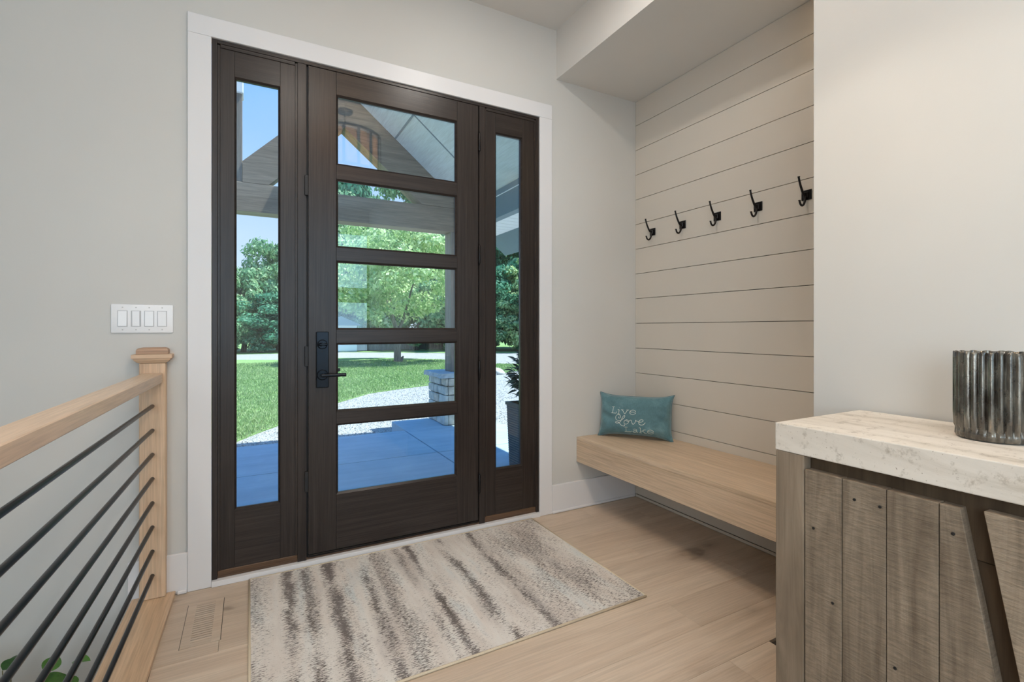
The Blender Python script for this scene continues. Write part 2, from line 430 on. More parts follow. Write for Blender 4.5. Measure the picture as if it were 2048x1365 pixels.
# shiplap: boards on the alcove back wall
wa = struct(box('wall_alcove', XB + .014, XB + .2, PY - .1, 0.012, 0, 3.0, M['gap']))
zb = [0.128] + [0.517 + k * 0.1743 for k in range(-1, 13)] + [SZ]
for k in range(len(zb) - 1):
    box('board', XB, XB + .014, PY + .001, 0.011, zb[k] + .0015, zb[k + 1] - .0015, M['ship'], wa, bev=0.0008)
bb = struct(box('baseboard_alcove', XB - .012, XB - .0005, PY + .001, 0.0, 0.018, .120, M['ship'], bev=.002))
box('shoe_moulding', XB - .024, XB - .0125, PY + .001, -0.013, 0.001, .018, M['ship'], bb, bev=.004)
# under-bench floor-level filler behind baseboard
# white baseboards on front wall
for nm, a, b in (('baseboard_front_right', 1.692, XB - .013), ('baseboard_front_left', -.455, -.2425)):
    w = struct(box(nm, a, b, -.004, .0115, .001, .178, M['trim'], bev=.002))
    if 'right' in nm: box('shoe_moulding', a, b - .012, -.016, -.0045, .001, .018, M['trim'], w, bev=.004)
    else: box('shoe_moulding', -.281, b, -.016, -.0045, .001, .018, M['trim'], w, bev=.004)
struct(box('baseboard_right', XW - .014, XW - .0005, BY, PY, .001, .178, M['trim'], bev=.002))

# floor: subfloor + oak planks
fl = empty('floor'); struct(fl)
bm = bmesh.new(); bx(bm, -.44, 2.75, BY, 0.012, -.25, -.012); bx(bm, X0, -.44, BY, -3.4, -.25, -.012)
obj('subfloor', bm, M['gap'], fl)
PWID = 0.183
rows = []
y = -0.90 - 30 * PWID
edges = [0.0115]
k = 0
yy = -0.168
while yy > BY: edges.append(yy); yy -= PWID
edges.append(BY + .001)
joints = {0: [0.35, 1.9], 1: [1.05, 2.2], 2: [-.1, .62], 3: [1.795], 4: [0.9], 5: [0.2, 2.1], 6: [1.57], 7: [.55], 8: [-.05, 1.494], 9: [.9], 10: [1.75, .2]}
planks = {}
for i in range(len(edges) - 1):
    y1, y0 = edges[i], edges[i + 1]
    xl = -.298 if y0 > -3.4 else X0
    xr = XB - .001 if y0 > PY else XW - .015
    js = sorted(j for j in joints.get(i, [random.uniform(-.2, .5), random.uniform(1.0, 1.6)]) if xl + .1 < j < xr - .05)
    xs = [xl] + js + [xr]
    for j in range(len(xs) - 1):
        g = .0004
        o = box('plank', xs[j] + g, xs[j + 1] - g, y0 + g, y1 - g, -.012, 0.0, M['floor'], fl, bev=.0005)

# ------------------------------------------------------------------ door casing, frame
tr = struct(empty('trim_1', (0.72, 0, 0)))
def wb(name, x0, x1, y0, y1, z0, z1, mat, par, bev=0.0):
    p = par.location
    return box(name, x0 - p.x, x1 - p.x, y0 - p.y, y1 - p.y, z0 - p.z, z1 - p.z, mat, par, bev)
wb('casing', -.242, -.151, -.006, .0118, 0.001, 2.504, M['trim'], tr, .0015)
wb('casing', 1.600, 1.691, -.006, .0118, 0.001, 2.504, M['trim'], tr, .0015)
wb('casing', -.242, 1.691, -.006, .0118, 2.5045, 2.594, M['trim'], tr, .0015)
wb('sill_strip', -.1505, 1.5995, -.014, .03, 0.001, .026, M['trim'], tr, .001)
fr = struct(empty('trim_2', (0.72, 0.06, 0)))
wb('jamb', -.1505, -.129, .004, .16, .027, 2.503, M['door_v'], fr, .001)
wb('jamb', 1.578, 1.5995, .004, .16, .027, 2.503, M['door_v'], fr, .001)
wb('head', -.129, 1.578, .004, .16, 2.487, 2.503, M['door_h'], fr, .001)
wb('mullion', .209, .2495, .006, .16, .027, 2.487, M['door_v'], fr, .001)
wb('mullion', 1.1895, 1.226, .006, .16, .027, 2.487, M['door_v'], fr, .001)
wb('sill', -.1505, 1.5995, .012, .17, .0265, .037, M['sill'], fr, .001)
wb('sill_stop', -.129, .209, .008, .05, .0372, .062, M['sill'], fr, .002)
wb('sill_stop', 1.226, 1.578, .008, .05, .0372, .062, M['sill'], fr, .002)
wb('gasket', .2496, .2575, .022, .10, .037, 2.487, M['black'], fr)
wb('gasket', 1.1825, 1.1894, .022, .10, .037, 2.487, M['black'], fr)
wb('drip_edge', .2575, 1.1825, .006, .05, .0375, .048, M['bronze'], fr, .001)

def bead(par, x0, x1, z0, z1, ys, yg, w=.011):
    """bevelled glazing bead ring from surface (ys) sloping inwards to the glass (yg)"""
    bm = bmesh.new(); p = par.location
    O = [(x0, z0), (x1, z0), (x1, z1), (x0, z1)]; I = [(x0 + w, z0 + w), (x1 - w, z0 + w), (x1 - w, z1 - w), (x0 + w, z1 - w)]
    def ring(pts, y): return [bm.verts.new((a - p.x, y - p.y, b - p.z)) for a, b in pts]
    r1 = ring(O, ys); r2 = ring(I, ys + .010); r3 = ring(I, yg); r4 = ring(O, yg)
    for A, B in ((r1, r2), (r2, r3), (r3, r4), (r4, r1)):
        for k in range(4): bm.faces.new((A[k], A[(k + 1) % 4], B[(k + 1) % 4], B[k]))
    bmesh.ops.recalc_face_normals(bm, faces=bm.faces)
    obj('glazing_bead', bm, M['door_h'], par)

def sidelight(num, x0, x1, gx0, gx1, gz0, gz1):
    r = struct(empty('window_%d' % num, ((x0 + x1) / 2, .03, .063)))
    ys, yb = .010, .055
    o = .008
    wb('stile', x0, gx0 - o, ys, yb, .063, 2.480, M['door_v'], r, .001)
    wb('stile', gx1 + o, x1, ys, yb, .063, 2.480, M['door_v'], r, .001)
    wb('rail', gx0 - o, gx1 + o, ys, yb, .063, gz0 - o, M['door_h'], r, .0006)
    wb('rail', gx0 - o, gx1 + o, ys, yb, gz1 + o, 2.480, M['door_h'], r, .0006)
    bead(r, gx0 - o, gx1 + o, gz0 - o, gz1 + o, ys, .030, .008)
    wb('glass_pane', gx0 - .006, gx1 + .006, .031, .037, gz0 - .006, gz1 + .006, M['glass'], r)
    for k in (0.55, 1.35, 2.15):   # tiny painted screw heads along the stop
        pass
    return r
sidelight(1, -.1285, .2085, -.052, .124, .338, 2.344)
sidelight(2, 1.2265, 1.5775, 1.306, 1.474, .339, 2.347)
# stops around sidelights (thin raised strip)
for (a, b) in ((-.1285, -.1175), (.198, .2085), (1.2265, 1.235), (1.5675, 1.5775)):
    wb('stop', a, b, .0052, .0098, .063, 2.480, M['door_v'], fr, .001)
wb('stop', -.117, .1975, .0052, .0098, 2.470, 2.486, M['door_h'], fr, .001)
wb('stop', 1.2355, 1.567, .0052, .0098, 2.470, 2.486, M['door_h'], fr, .001)

d = struct(empty('door_1', (.72, .03, .055)))
ys, yb = .004, .049
wb('stile', .258, .390, ys, yb, .053, 2.484, M['door_v'], d, .001)
wb('stile', 1.049, 1.182, ys, yb, .053, 2.484, M['door_v'], d, .001)
o = .009
PZ = [(2.022, 2.361), (1.600, 1.932), (1.180, 1.515), (.761, 1.094), (.340, .682)]
zs = [2.484] + [q for p in PZ for q in (p[1] + o, p[0] - o)] + [.053]
for k in range(0, len(zs), 2):
    wb('rail', .3905, 1.0485, ys, yb, zs[k + 1], zs[k], M['door_h'], d, .0006)
for (z0, z1) in PZ:
    bead(d, .3905, 1.0485, z0 - o, z1 + o, ys, .024, .0095)
    wb('glass_pane', .394, 1.045, .025, .031, z0 - .005, z1 + .005, M['glass'], d)
# hinges (barrels) on the right of the slab, keeps on the left
for z in (2.27, 1.61, .936, .27):
    bm = bmesh.new()
    c = (1.186 - .72, -.006 - .03, z - .055)
    lathe(bm, [(.0055, -.052), (.0065, -.05), (.0065, .05), (.0055, .052)], 12, c)
    lathe(bm, [(.002, .052), (.004, .056), (.002, .061)], 10, c); lathe(bm, [(.002, -.061), (.004, -.056), (.002, -.052)], 10, c)
    bx(bm, c[0] - .003, c[0] + .003, -.026, -.0, c[2] - .048, c[2] + .048)
    obj('hinge', bm, M['bronze'], d, smooth=True, auto=40)
for z in (1.887, 1.04, .418):
    wb('latch_keep', .241, .2572, -.004, .0058, z - .05, z + .05, M['black'], fr, .0015)
# lock set
lp = wb('lock_plate', .293, .352, -.013, .0035, .881, 1.161, M['lock'], d, .003)
def wobj(name, bm, mat, par, **kw):
    p = par.location
    bmesh.ops.translate(bm, verts=bm.verts, vec=(-p.x, -p.y, -p.z)); return obj(name, bm, mat, par, **kw)
def sub(name, bm, mat, **kw):   # sub-part below the lock plate (same world frame as the door)
    p = d.location
    bmesh.ops.translate(bm, verts=bm.verts, vec=(-p.x, -p.y, -p.z)); return obj(name, bm, mat, lp, **kw)
Ry = Matrix.Rotation(PI / 2, 4, 'X')
bm = bmesh.new(); lathe(bm, [(.024, 0), (.024, .006), (.020, .010)], 24); lathe(bm, [(.010, .010), (.010, .036)], 16)
bmesh.ops.transform(bm, matrix=Matrix.Translation((.321, -.013, 1.098)) @ Ry, verts=bm.verts)
bx(bm, .300, .342, -.052, -.036, 1.091, 1.105, .005)
sub('thumb_turn', bm, M['lock'], smooth=True, auto=40)
bm = bmesh.new(); lathe(bm, [(.0265, 0), (.0265, .007), (.022, .011)], 28); lathe(bm, [(.0095, .011), (.0095, .052)], 16)
bmesh.ops.transform(bm, matrix=Matrix.Translation((.321, -.013, .946)) @ Ry, verts=bm.verts)
tube(bm, [(.312, -.062, .946), (.427, -.062, .946)], .0088, 16)
sub('lever_handle', bm, M['lock'], smooth=True, auto=40)
bm = bmesh.new(); lathe(bm, [(.0035, 0), (.0035, .002)], 12)
bmesh.ops.transform(bm, matrix=Matrix.Translation((.321, -.013, 1.062)) @ Ry, verts=bm.verts)
sub('screw', bm, M['bronze'])
bm = bmesh.new(); tube(bm, [(.321, .049, .958), (.321, .112, .958)], .009, 12); tube(bm, [(.312, .112, .958), (.425, .112, .958)], .0088, 14)
wobj('outside_lever', bm, M['lock'], d, smooth=True, auto=40)
wb('outside_plate', .293, .352, .0495, .062, .881, 1.161, M['lock'], d, .003)

# ------------------------------------------------------------------ light switches
sw = empty('switch_plate', (-.4045, .0118, 1.2195)); tag(sw, 'white four-gang rocker switch plate on the wall above the newel post', 'switch')
bm = bmesh.new(); bx(bm, -.1085, .1085, -.0065, 0, -.0615, .0615, .004, seg=2); obj('cover_plate', bm, M['switch'], sw, smooth=True, auto=35)
for k in range(4):
    cx = -.069 + k * .046
    fo = box('switch_frame', cx - .0175, cx + .0175, -.0072, -.0066, -.0345, .0345, M['switch2'], sw)
    bm = bmesh.new()
    w, h = .0145 if k != 1 else .0125, .0318
    tilt = (.003, .0005) if k in (0, 2) else (.0005, .003)
    v = [bm.verts.new(c) for c in [(cx - w, -.0073, -h), (cx + w, -.0073, -h), (cx + w, -.0073, h), (cx - w, -.0073, h),
                                   (cx - w, -.0085 - tilt[0], -h), (cx + w, -.0085 - tilt[0], -h), (cx + w, -.0085 - tilt[1], h), (cx - w, -.0085 - tilt[1], h)]]
    for q in [(3, 2, 1, 0), (4, 5, 6, 7), (0, 1, 5, 4), (1, 2, 6, 5), (2, 3, 7, 6), (3, 0, 4, 7)]: bm.faces.new([v[i] for i in q])
    bmesh.ops.recalc_face_normals(bm, faces=bm.faces)
    obj('rocker', bm, M['switch'], sw)
    if k == 1:
        box('dimmer_slider', cx + .0135, cx + .0165, -.0095, -.0073, -.03, .03, M['switch2'], sw)
        bm = bmesh.new(); lathe(bm, [(.0022, 0), (.0022, .0012)], 10); bmesh.ops.transform(bm, matrix=Matrix.Translation((cx, -.0112, -.016)) @ Ry, verts=bm.verts)
        obj('indicator_light', bm, M['led'], sw)
    for s in (-1, 1):
        bm = bmesh.new(); lathe(bm, [(.0028, 0), (.0028, .0008)], 10); bmesh.ops.transform(bm, matrix=Matrix.Translation((cx, -.0066, s * .048)) @ Ry, verts=bm.verts)
        obj('screw', bm, M['switch2'], sw)

# ------------------------------------------------------------------ railing
RA = math.radians(-1.2)   # the guard runs very slightly off the wall's normal
nw = empty('newel_post', (-.364, -.016, .0205)); tag(nw, 'square oak newel post with moulded cap against the wall beside the door', 'newel post')
bm = bmesh.new(); bx(bm, -.046, .046, -.027, .0275, 0, 1.008, .003)
obj('shaft', bm, M['oak_z'], nw)
def capm(prof, mat, name):
    bm = bmesh.new()
    rings = []
    for (r, z, yb) in prof:
        rings.append([bm.verts.new(q) for q in [(-r, -r * .70 + .006, z), (r, -r * .70 + .006, z), (r, yb, z), (-r, yb, z)]])
    for a, b in zip(rings, rings[1:]):
        for k in range(4): bm.faces.new((a[k], a[(k + 1) % 4], b[(k + 1) % 4], b[k]))
    bm.faces.new(rings[0][::-1]); bm.faces.new(rings[-1])
    bmesh.ops.recalc_face_normals(bm, faces=bm.faces)
    return obj(name, bm, mat, nw)
Z0 = .0205
capm([(.047, 1.009 - 0, .0275), (.050, 1.012, .0275), (.054, 1.0125, .0275), (.058, 1.018, .0275), (.060, 1.0185, .0275), (.064, 1.024, .0275), (.065, 1.029, .0275), (.0695, 1.029, .0275), (.0705, 1.030, .0275), (.0705, 1.045, .0275), (.069, 1.0465, .0275)], M['oak_x'], 'cap_moulding')
capm([(.0555, 1.047, .0275), (.0555, 1.063, .0275), (.053, 1.069, .0275), (.047, 1.073, .0275), (.040, 1.0745, .0275)], M['cap'], 'cap_block')

def along(s, x, z):  # a point s metres from the newel along the guard, offset x
    dx, dy = -math.sin(-RA), -math.cos(RA)
    return (-.364 + s * dx + x, -.043 + s * dy, z)
gd = empty('guard_rail', (-.364, -.043, 0), RA); tag(gd, 'oak handrail over eight horizontal black steel bars guarding the stair', 'railing')
L = 3.25
bm = bmesh.new(); bx(bm, -.0365, .0365, -L, 0, .944, .986, .003)
ho = obj('handrail', bm, M['rail'], gd)
for k in range(8):
    z = .845 - k * (.845 - .121) / 7
    bm = bmesh.new(); tube(bm, [(0, 0.0, z), (0, -L, z)], .0082, 14)
    obj('bar', bm, M['barm'], gd, smooth=True, auto=50)
tdo = empty('landing_tread', (-.364, -.01, 0), RA); tag(tdo, 'oak tread board along the floor edge under the black stair bars', 'tread')
bm = bmesh.new(); bx(bm, -.077, .078, -L - .1, .006, .0005, .020, .002)
obj('nosing_board', bm, M['tread_y'], tdo)
bm = bmesh.new(); bx(bm, -.070, -.055, -L - .1, .0, -.30, -.0005); obj('fascia', bm, M['trim'], tdo)
n2 = empty('newel_post', (-.43, -.043 - L - .045, .0205)); tag(n2, 'plain oak newel post at the near end of the stair railing behind the viewer', 'newel post')
bm = bmesh.new(); bx(bm, -.046, .046, -.045, .045, 0, 1.03, .003); obj('shaft', bm, M['oak_z'], n2)
bm = bmesh.new(); bx(bm, -.07, .07, -.07, .07, 1.0305, 1.05, .003); obj('cap_moulding', bm, M['oak_x'], n2)

# stair landing below
st = struct(box('floor_lower', X0, -.44, -3.4, 0.011, -1.45, -1.30, M['floor']))
struct(box('wall_stair', -.44, -.40, -3.4, 0.011, -1.45, -.252, M['wall']))

# ------------------------------------------------------------------ floor register (flush oak vent)
vt = empty('floor_register', (-.161, -.295, 0)); tag(vt, 'flush oak floor vent with narrow slots beside the stair board', 'vent')
VM = M['floor']
box('slot_shade', -.0665, .0665, -.1640, .1640, .0002, .0005, M['black'], vt)  # thin black sheet over the planks, standing for the shade inside the slots
for a, b in ((-.0645, -.034), (.034, .0645)):
    box('frame', a, b, -.1645, .1645, .0006, .0018, VM, vt)
for a, b in ((-.1645, -.136), (.140, .1645)):
    box('frame', -.0338, .0338, a, b, .0006, .0018, VM, vt)
for k in range(17):
    y0 = -.136 + k * (.276 / 17) + .0018
    box('slat', -.0338, .0338, y0, y0 + .276 / 17 - .0036, .0006, .0018, VM, vt)

# ------------------------------------------------------------------ rug
rg = empty('area_rug', (.765, -.515, 0.0)); tag(rg, 'cream rug with distressed charcoal streaks lying before the front door', 'rug')
bm = bmesh.new()
nx, ny = 60, 40
W2, H2 = .762, .488
g = [[None] * (ny + 1) for _ in range(nx + 1)]
for i in range(nx + 1):
    for j in range(ny + 1):
        xx = -W2 + 2 * W2 * i / nx; yy = -H2 + 2 * H2 * j / ny
        zz = .0075 + .0010 * mnoise.noise(Vector((xx * 3, yy * 3, 0)))
        g[i][j] = bm.verts.new((xx + .765, yy - .515, zz))
for i in range(nx):
    for j in range(ny): bm.faces.new((g[i][j], g[i + 1][j], g[i + 1][j + 1], g[i][j + 1]))
bd = [ed for ed in bm.edges if ed.is_boundary]
r = bmesh.ops.extrude_edge_only(bm, edges=bd)
for v in [q for q in r['geom'] if isinstance(q, bmesh.types.BMVert)]: v.co.z = .0005
po = obj('pile', bm, M['rug'], rg, loc=(-.765, .515, 0), smooth=True, auto=40)
bm = bmesh.new()
rr = .0048
P = [(-W2 - .002, -H2 - .002), (W2 + .002, -H2 - .002), (W2 + .002, H2 + .002), (-W2 - .002, H2 + .002)]
for k in range(4):
    a, b = P[k], P[(k + 1) % 4]
    tube(bm, [(a[0], a[1], .0052), (b[0], b[1], .0052)], rr, 8)
obj('binding', bm, M['binding'], rg, smooth=True)

# ------------------------------------------------------------------ bench
bn = empty('floating_bench', (2.148, -.80, .303)); tag(bn, 'pale oak floating bench mounted in the shiplap alcove', 'bench')
bx0, bx1, by0, by1 = 1.893, XB - .0015, PY + .002, .0105
wb('seat_board', bx0, bx1, by0, by1, .4450, .466, M['oak_y'], bn, .0012)
wb('front_board', bx0, bx0 + .02, by0, by1, .303, .4446, M['oak_y'], bn, .001)
wb('bottom_board', bx0 + .0205, bx1, by0, by1, .303, .315, M['oak_y'], bn, .0005)

# ------------------------------------------------------------------ hooks
def make_hook():
    r = empty('coat_hook', (0, 0, 0))
    bm = bmesh.new(); bx(bm, -.005, -.0005, -.0245, .0245, -.0245, .0245, .001)
    bx(bm, -.016, -.005, -.012, .012, -.016, .012, .003)
    obj('back_plate', bm, M['bronze'], r)
    bm = bmesh.new()
    pts = spline([(-.013, 0, -.006), (-.030, 0, .004), (-.046, 0, .028), (-.058, 0, .052), (-.067, 0, .078)], 6)
    tube(bm, pts, [.0062 - .0016 * i / (len(pts) - 1) for i in range(len(pts))], 10)
    lathe(bm, [(.003, 0), (.0062, .0045), (.0062, .006)], 12, (-.067, 0, .075))
    obj('upper_arm', bm, M['bronze'], r, smooth=True, auto=50)
    bm = bmesh.new()
    pts = spline([(-.014, 0, -.004), (-.0175, 0, -.030), (-.026, 0, -.047), (-.040, 0, -.056), (-.053, 0, -.050), (-.060, 0, -.036)], 6)
    tube(bm, pts, [.0058 - .001 * i / (len(pts) - 1) for i in range(len(pts))], 10)
    v = lathe(bm, [(.003, 0), (.006, .004), (.006, .0055)], 12, (-.061, 0, -.038))
    obj('lower_arm', bm, M['bronze'], r, smooth=True, auto=50)
    return r
def copy_tree(o, parent=None):
    c = o.copy(); COL.objects.link(c)
    if parent: c.parent = parent
    for ch in list(o.children): copy_tree(ch, c)
    return c
hk = make_hook()
hl = ['black double coat hook on the shiplap, nearest the front door corner',
      'black double coat hook on the shiplap, second from the door corner',
      'black double coat hook on the shiplap, in the middle of the five',
      'black double coat hook on the shiplap, second from the cream wall edge',
      'black double coat hook on the shiplap, right against the cream wall edge']
for k in range(5):
    h = hk if k == 0 else copy_tree(hk)
    h.location = (XB, -.159 - k * .258, 1.831)
    tag(h, hl[k], 'hook', 'row of black coat hooks on the shiplap')

# ------------------------------------------------------------------ pillow
def fabric():
    t = NT('teal_velvet')
    v = t.coord((1, 1, 1)); n1 = t.noise(v, 9, 5, 0.65, 0.6); n2 = t.noise(t.coord((300, 300, 60)), 1.0, 3, 0.6)
    c = t.ramp(n1, [(0.28, (0.09, 0.175, 0.205)), (0.55, (0.12, 0.24, 0.275)), (0.75, (0.20, 0.335, 0.365))])
    c = t.mix(0.4, c, t.ramp(n2, [(0.3, (0.5,) * 3), (0.7, (1,) * 3)]), 'MULTIPLY')
    return t.bsdf(c, 0.85, bump=n2, bstr=0.25, bdist=0.002, spec=0.2, Sheen_Weight=0.4, Sheen_Roughness=0.4)
M['teal'] = fabric()
M['thread'] = plain('white_embroidery_thread', (0.66, 0.70, 0.66), 0.6, var=0.05, sc=400)
M['thread2'] = plain('pale_silver_thread', (0.50, 0.54, 0.48), 0.6, var=0.1, sc=400)
HWp, HHp = .238, .142
def pil(u, v, side):
    # u,v in -1..1
    ex = 1.02 - .085 * (1 - v ** 4) * abs(u) ** 2; ez = 1.05 - .17 * (1 - u ** 4) * abs(v) ** 2
    x = HWp * u * ex; z = HHp * v * ez
    th = .062 * max(0, (1 - u ** 4)) ** .55 * max(0, (1 - v ** 4)) ** .6
    wr = .018 * math.sin(9 * u + 6 * v + 2 * math.sin(4 * v)) * max(0, abs(u) - .45) + .008 * math.sin(13 * v - 5 * u) * max(0, abs(v) - .4)
    wr += .006 * mnoise.noise(Vector((u * 4, v * 3, side)))
    edge = max(0, 1 - max(abs(u), abs(v)) ** 6)
    y = -side * (th + wr * edge * 1.6)
    if v < 0: z = z + .006 * (v * v) * (1 - u * u)
    return Vector((x, y, z))
pw = empty('throw_pillow', (0, 0, 0)); tag(pw, 'teal rectangular pillow embroidered Live Love Lake on the oak bench corner', 'pillow')
a = Vector((2.058, -.005, 0)); b = Vector((2.354, -.394, 0)); dn = Vector((-.796, -.605, 0))
mid = (a + b) / 2 + dn * .022
pw.location = (mid.x, mid.y, .468)
ang = math.atan2(b.y - a.y, b.x - a.x)
pw.rotation_euler = (math.radians(-12), 0, ang)
bm = bmesh.new(); NU, NV = 48, 32
for side in (1, -1):
    gg = [[bm.verts.new(pil(-1 + 2 * i / NU, -1 + 2 * j / NV, side) + Vector((0, 0, HHp))) for j in range(NV + 1)] for i in range(NU + 1)]
    for i in range(NU):
        for j in range(NV): bm.faces.new((gg[i][j], gg[i + 1][j], gg[i + 1][j + 1], gg[i][j + 1]) if side == 1 else (gg[i][j], gg[i][j + 1], gg[i + 1][j + 1], gg[i + 1][j]))
bmesh.ops.remove_doubles(bm, verts=bm.verts, dist=.0008)
bmesh.ops.recalc_face_normals(bm, faces=bm.faces)
obj('cover', bm, M['teal'], pw, smooth=True)
bm = bmesh.new()
def seam(u, v): p = pil(u, v, 1); p.y = 0; return p + Vector((0, 0, HHp))
sp_ = [seam(-1 + 2 * i / 30, -1) for i in range(31)] + [seam(1, -1 + 2 * i / 20) for i in range(1, 21)] + [seam(1 - 2 * i / 30, 1) for i in range(1, 31)] + [seam(-1, 1 - 2 * i / 20) for i in range(1, 20)]
sp_.append(sp_[0]); tube(bm, sp_, .0025, 6); obj('seam', bm, M['teal'], pw, smooth=True)
STR = {
 'L1': ([[(497, 503), (493, 560), (486, 618)], [(470, 500), (524, 504)], [(462, 616), (545, 622), (558, 614), (562, 594)],
         [(606, 560), (602, 634)], [(583, 558), (606, 560)], [(580, 633), (628, 640)], [(609, 518), (611, 522)],
         [(640, 560), (682, 563)], [(660, 562), (708, 640)], [(708, 640), (756, 566)], [(734, 564), (780, 567)],
         [(796, 600), (888, 607), (884, 582), (852, 568), (815, 578), (795, 608), (808, 636), (850, 648), (900, 628)]], 'thread'),
 'L2': ([[(612, 688), (600, 700), (612, 714), (634, 704), (638, 676), (612, 652), (572, 656), (546, 690), (556, 735), (600, 762), (640, 757), (690, 722), (714, 690), (712, 670), (692, 672), (668, 712), (646, 770), (610, 805), (570, 808), (550, 796), (556, 782), (590, 784), (625, 812), (655, 850), (692, 870), (716, 856), (708, 836)],
         [(740, 752), (710, 765), (702, 800), (722, 828), (758, 822), (780, 790), (770, 755), (742, 742), (738, 760), (775, 775), (805, 760)],
         [(795, 768), (812, 752), (828, 760), (838, 800), (858, 832), (882, 812), (900, 775), (900, 750), (912, 768), (935, 772)],
         [(935, 772), (965, 790), (1008, 784), (1028, 762), (1012, 744), (978, 750), (956, 784), (962, 826), (1000, 846), (1040, 832), (1064, 798)]], 'thread'),
 'L3': ([[(737, 892), (738, 950), (736, 1000)], [(706, 888), (766, 892)], [(714, 998), (800, 1004), (825, 1000), (832, 976)],
         [(860, 942), (885, 930), (912, 938), (920, 960), (920, 1000), (942, 1010)], [(920, 966), (880, 970), (856, 988), (868, 1010), (900, 1010), (920, 994)],
         [(984, 905), (985, 1020)], [(958, 903), (984, 905)], [(962, 1018), (1008, 1024)], [(1060, 944), (990, 986)], [(1016, 972), (1068, 1026)], [(1036, 944), (1078, 946)], [(1048, 1027), (1090, 1030)],
         [(1108, 984), (1204, 990), (1198, 960), (1158, 944), (1120, 956), (1106, 988), (1120, 1022), (1162, 1036), (1214, 1016)]], 'thread2')}
for key, (lines, mt) in STR.items():
    bm = bmesh.new()
    for ln in lines:
        p2 = spline([(q[0], q[1], 0) for q in ln], 5 if len(ln) > 2 else 4)
        out = []
        for q in p2:
            X = (q.x - 862) * 3.62e-4; Z = (668 + .078 * (q.x - 860) - q.y) * 3.35e-4
            u = X / HWp; v = Z / HHp
            s = pil(u, v, 1); s.z += HHp; s.y -= .0010; out.append(s)
        tube(bm, out, .0016 if mt == 'thread' else .0015, 6)
    o = obj('lettering', bm, M[mt], pw, smooth=True); o['label'] = {'L1': 'embroidered word Live', 'L2': 'embroidered script word Love', 'L3': 'embroidered word Lake'}[key]

# ------------------------------------------------------------------ console cabinet
cs = empty('console_cabinet', (1.51, -2.55, 0)); tag(cs, 'grey rough-sawn wood console with whitewashed top against the cream wall', 'cabinet')
cx0, cx1, cy1, cy0 = 1.286, 1.720, -1.757, -3.35
def noisy_box(name, x0, x1, y0, y1, z0, z1, mat, par, cuts, amp, bev=.003, axis=1):
    bm = bmesh.new(); bx(bm, x0, x1, y0, y1, z0, z1, bev, seg=2)
    for k in range(1, cuts):
        t_ = k / cuts
        co = [x0, y0, z0]; ends = ((x0, x1), (y0, y1), (z0, z1))[axis]
        no = [0, 0, 0]; no[axis] = 1
        pt = [x0, y0, z0]; pt[axis] = ends[0] + (ends[1] - ends[0]) * t_
        bmesh.ops.bisect_plane(bm, geom=bm.verts[:] + bm.edges[:] + bm.faces[:], plane_co=pt, plane_no=no)
    for v in bm.verts:
        n_ = mnoise.noise_vector(v.co * 9)
        v.co += n_ * amp
    p = par.location
    bmesh.ops.translate(bm, verts=bm.verts, vec=(-p.x, -p.y, -p.z))
    bmesh.ops.recalc_face_normals(bm, faces=bm.faces)
    return obj(name, bm, mat, par)
noisy_box('top_slab', cx0, cx1 + .0, cy0, cy1, .841, .916, M['ctop'], cs, 24, .0007, .0025, 1)
noisy_box('leg', cx0 + .001, cx0 + .075, cy1 - .079, cy1 - .001, .001, .8405, M['leg'], cs, 14, .0010, .003, 2)
noisy_box('leg', cx0 + .001, cx0 + .075, cy0 + .001, cy0 + .079, .001, .8405, M['leg'], cs, 14, .0010, .003, 2)
wb('side_panel', cx0 + .0755, cx1, cy1 - .045, cy1 - .003, .06, .8405, M['leg'], cs, .002)
wb('side_panel', cx0 + .0755, cx1, cy0 + .003, cy0 + .045, .06, .8405, M['leg'], cs, .002)
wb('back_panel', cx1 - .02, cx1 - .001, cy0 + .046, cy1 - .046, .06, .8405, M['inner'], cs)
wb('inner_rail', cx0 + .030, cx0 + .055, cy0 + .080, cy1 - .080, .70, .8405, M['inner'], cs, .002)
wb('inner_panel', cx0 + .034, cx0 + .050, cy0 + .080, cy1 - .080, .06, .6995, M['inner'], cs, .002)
wb('bottom_rail', cx0 + .004, cx0 + .060, cy0 + .080, cy1 - .080, .06, .115, M['leg'], cs, .002)

def slanted_board(name, par, ya0, ya1, yb0, yb1, z0, z1, x0, x1, mat, bev=.0015):
    """board between y=ya0..ya1 at z1 (top) and yb0..yb1 at z0 (bottom)"""
    bm = bmesh.new()
    v = [bm.verts.new(c) for c in [(x0, yb0, z0), (x1, yb0, z0), (x1, yb1, z0), (x0, yb1, z0), (x0, ya0, z1), (x1, ya0, z1), (x1, ya1, z1), (x0, ya1, z1)]]
    for q in [(3, 2, 1, 0), (4, 5, 6, 7), (0, 1, 5, 4), (1, 2, 6, 5), (2, 3, 7, 6), (3, 0, 4, 7)]: bm.faces.new([v[i] for i in q])
    bmesh.ops.recalc_face_normals(bm, faces=bm.faces)
    bmesh.ops.bevel(bm, geom=bm.edges[:], offset=bev, segments=2, affect='EDGES', profile=.5)
    p = par.location
    bmesh.ops.translate(bm, verts=bm.verts, vec=(-p.x, -p.y, -p.z))
    return obj(name, bm, mat, par)
sl = .17
zT, zB = .806, .12
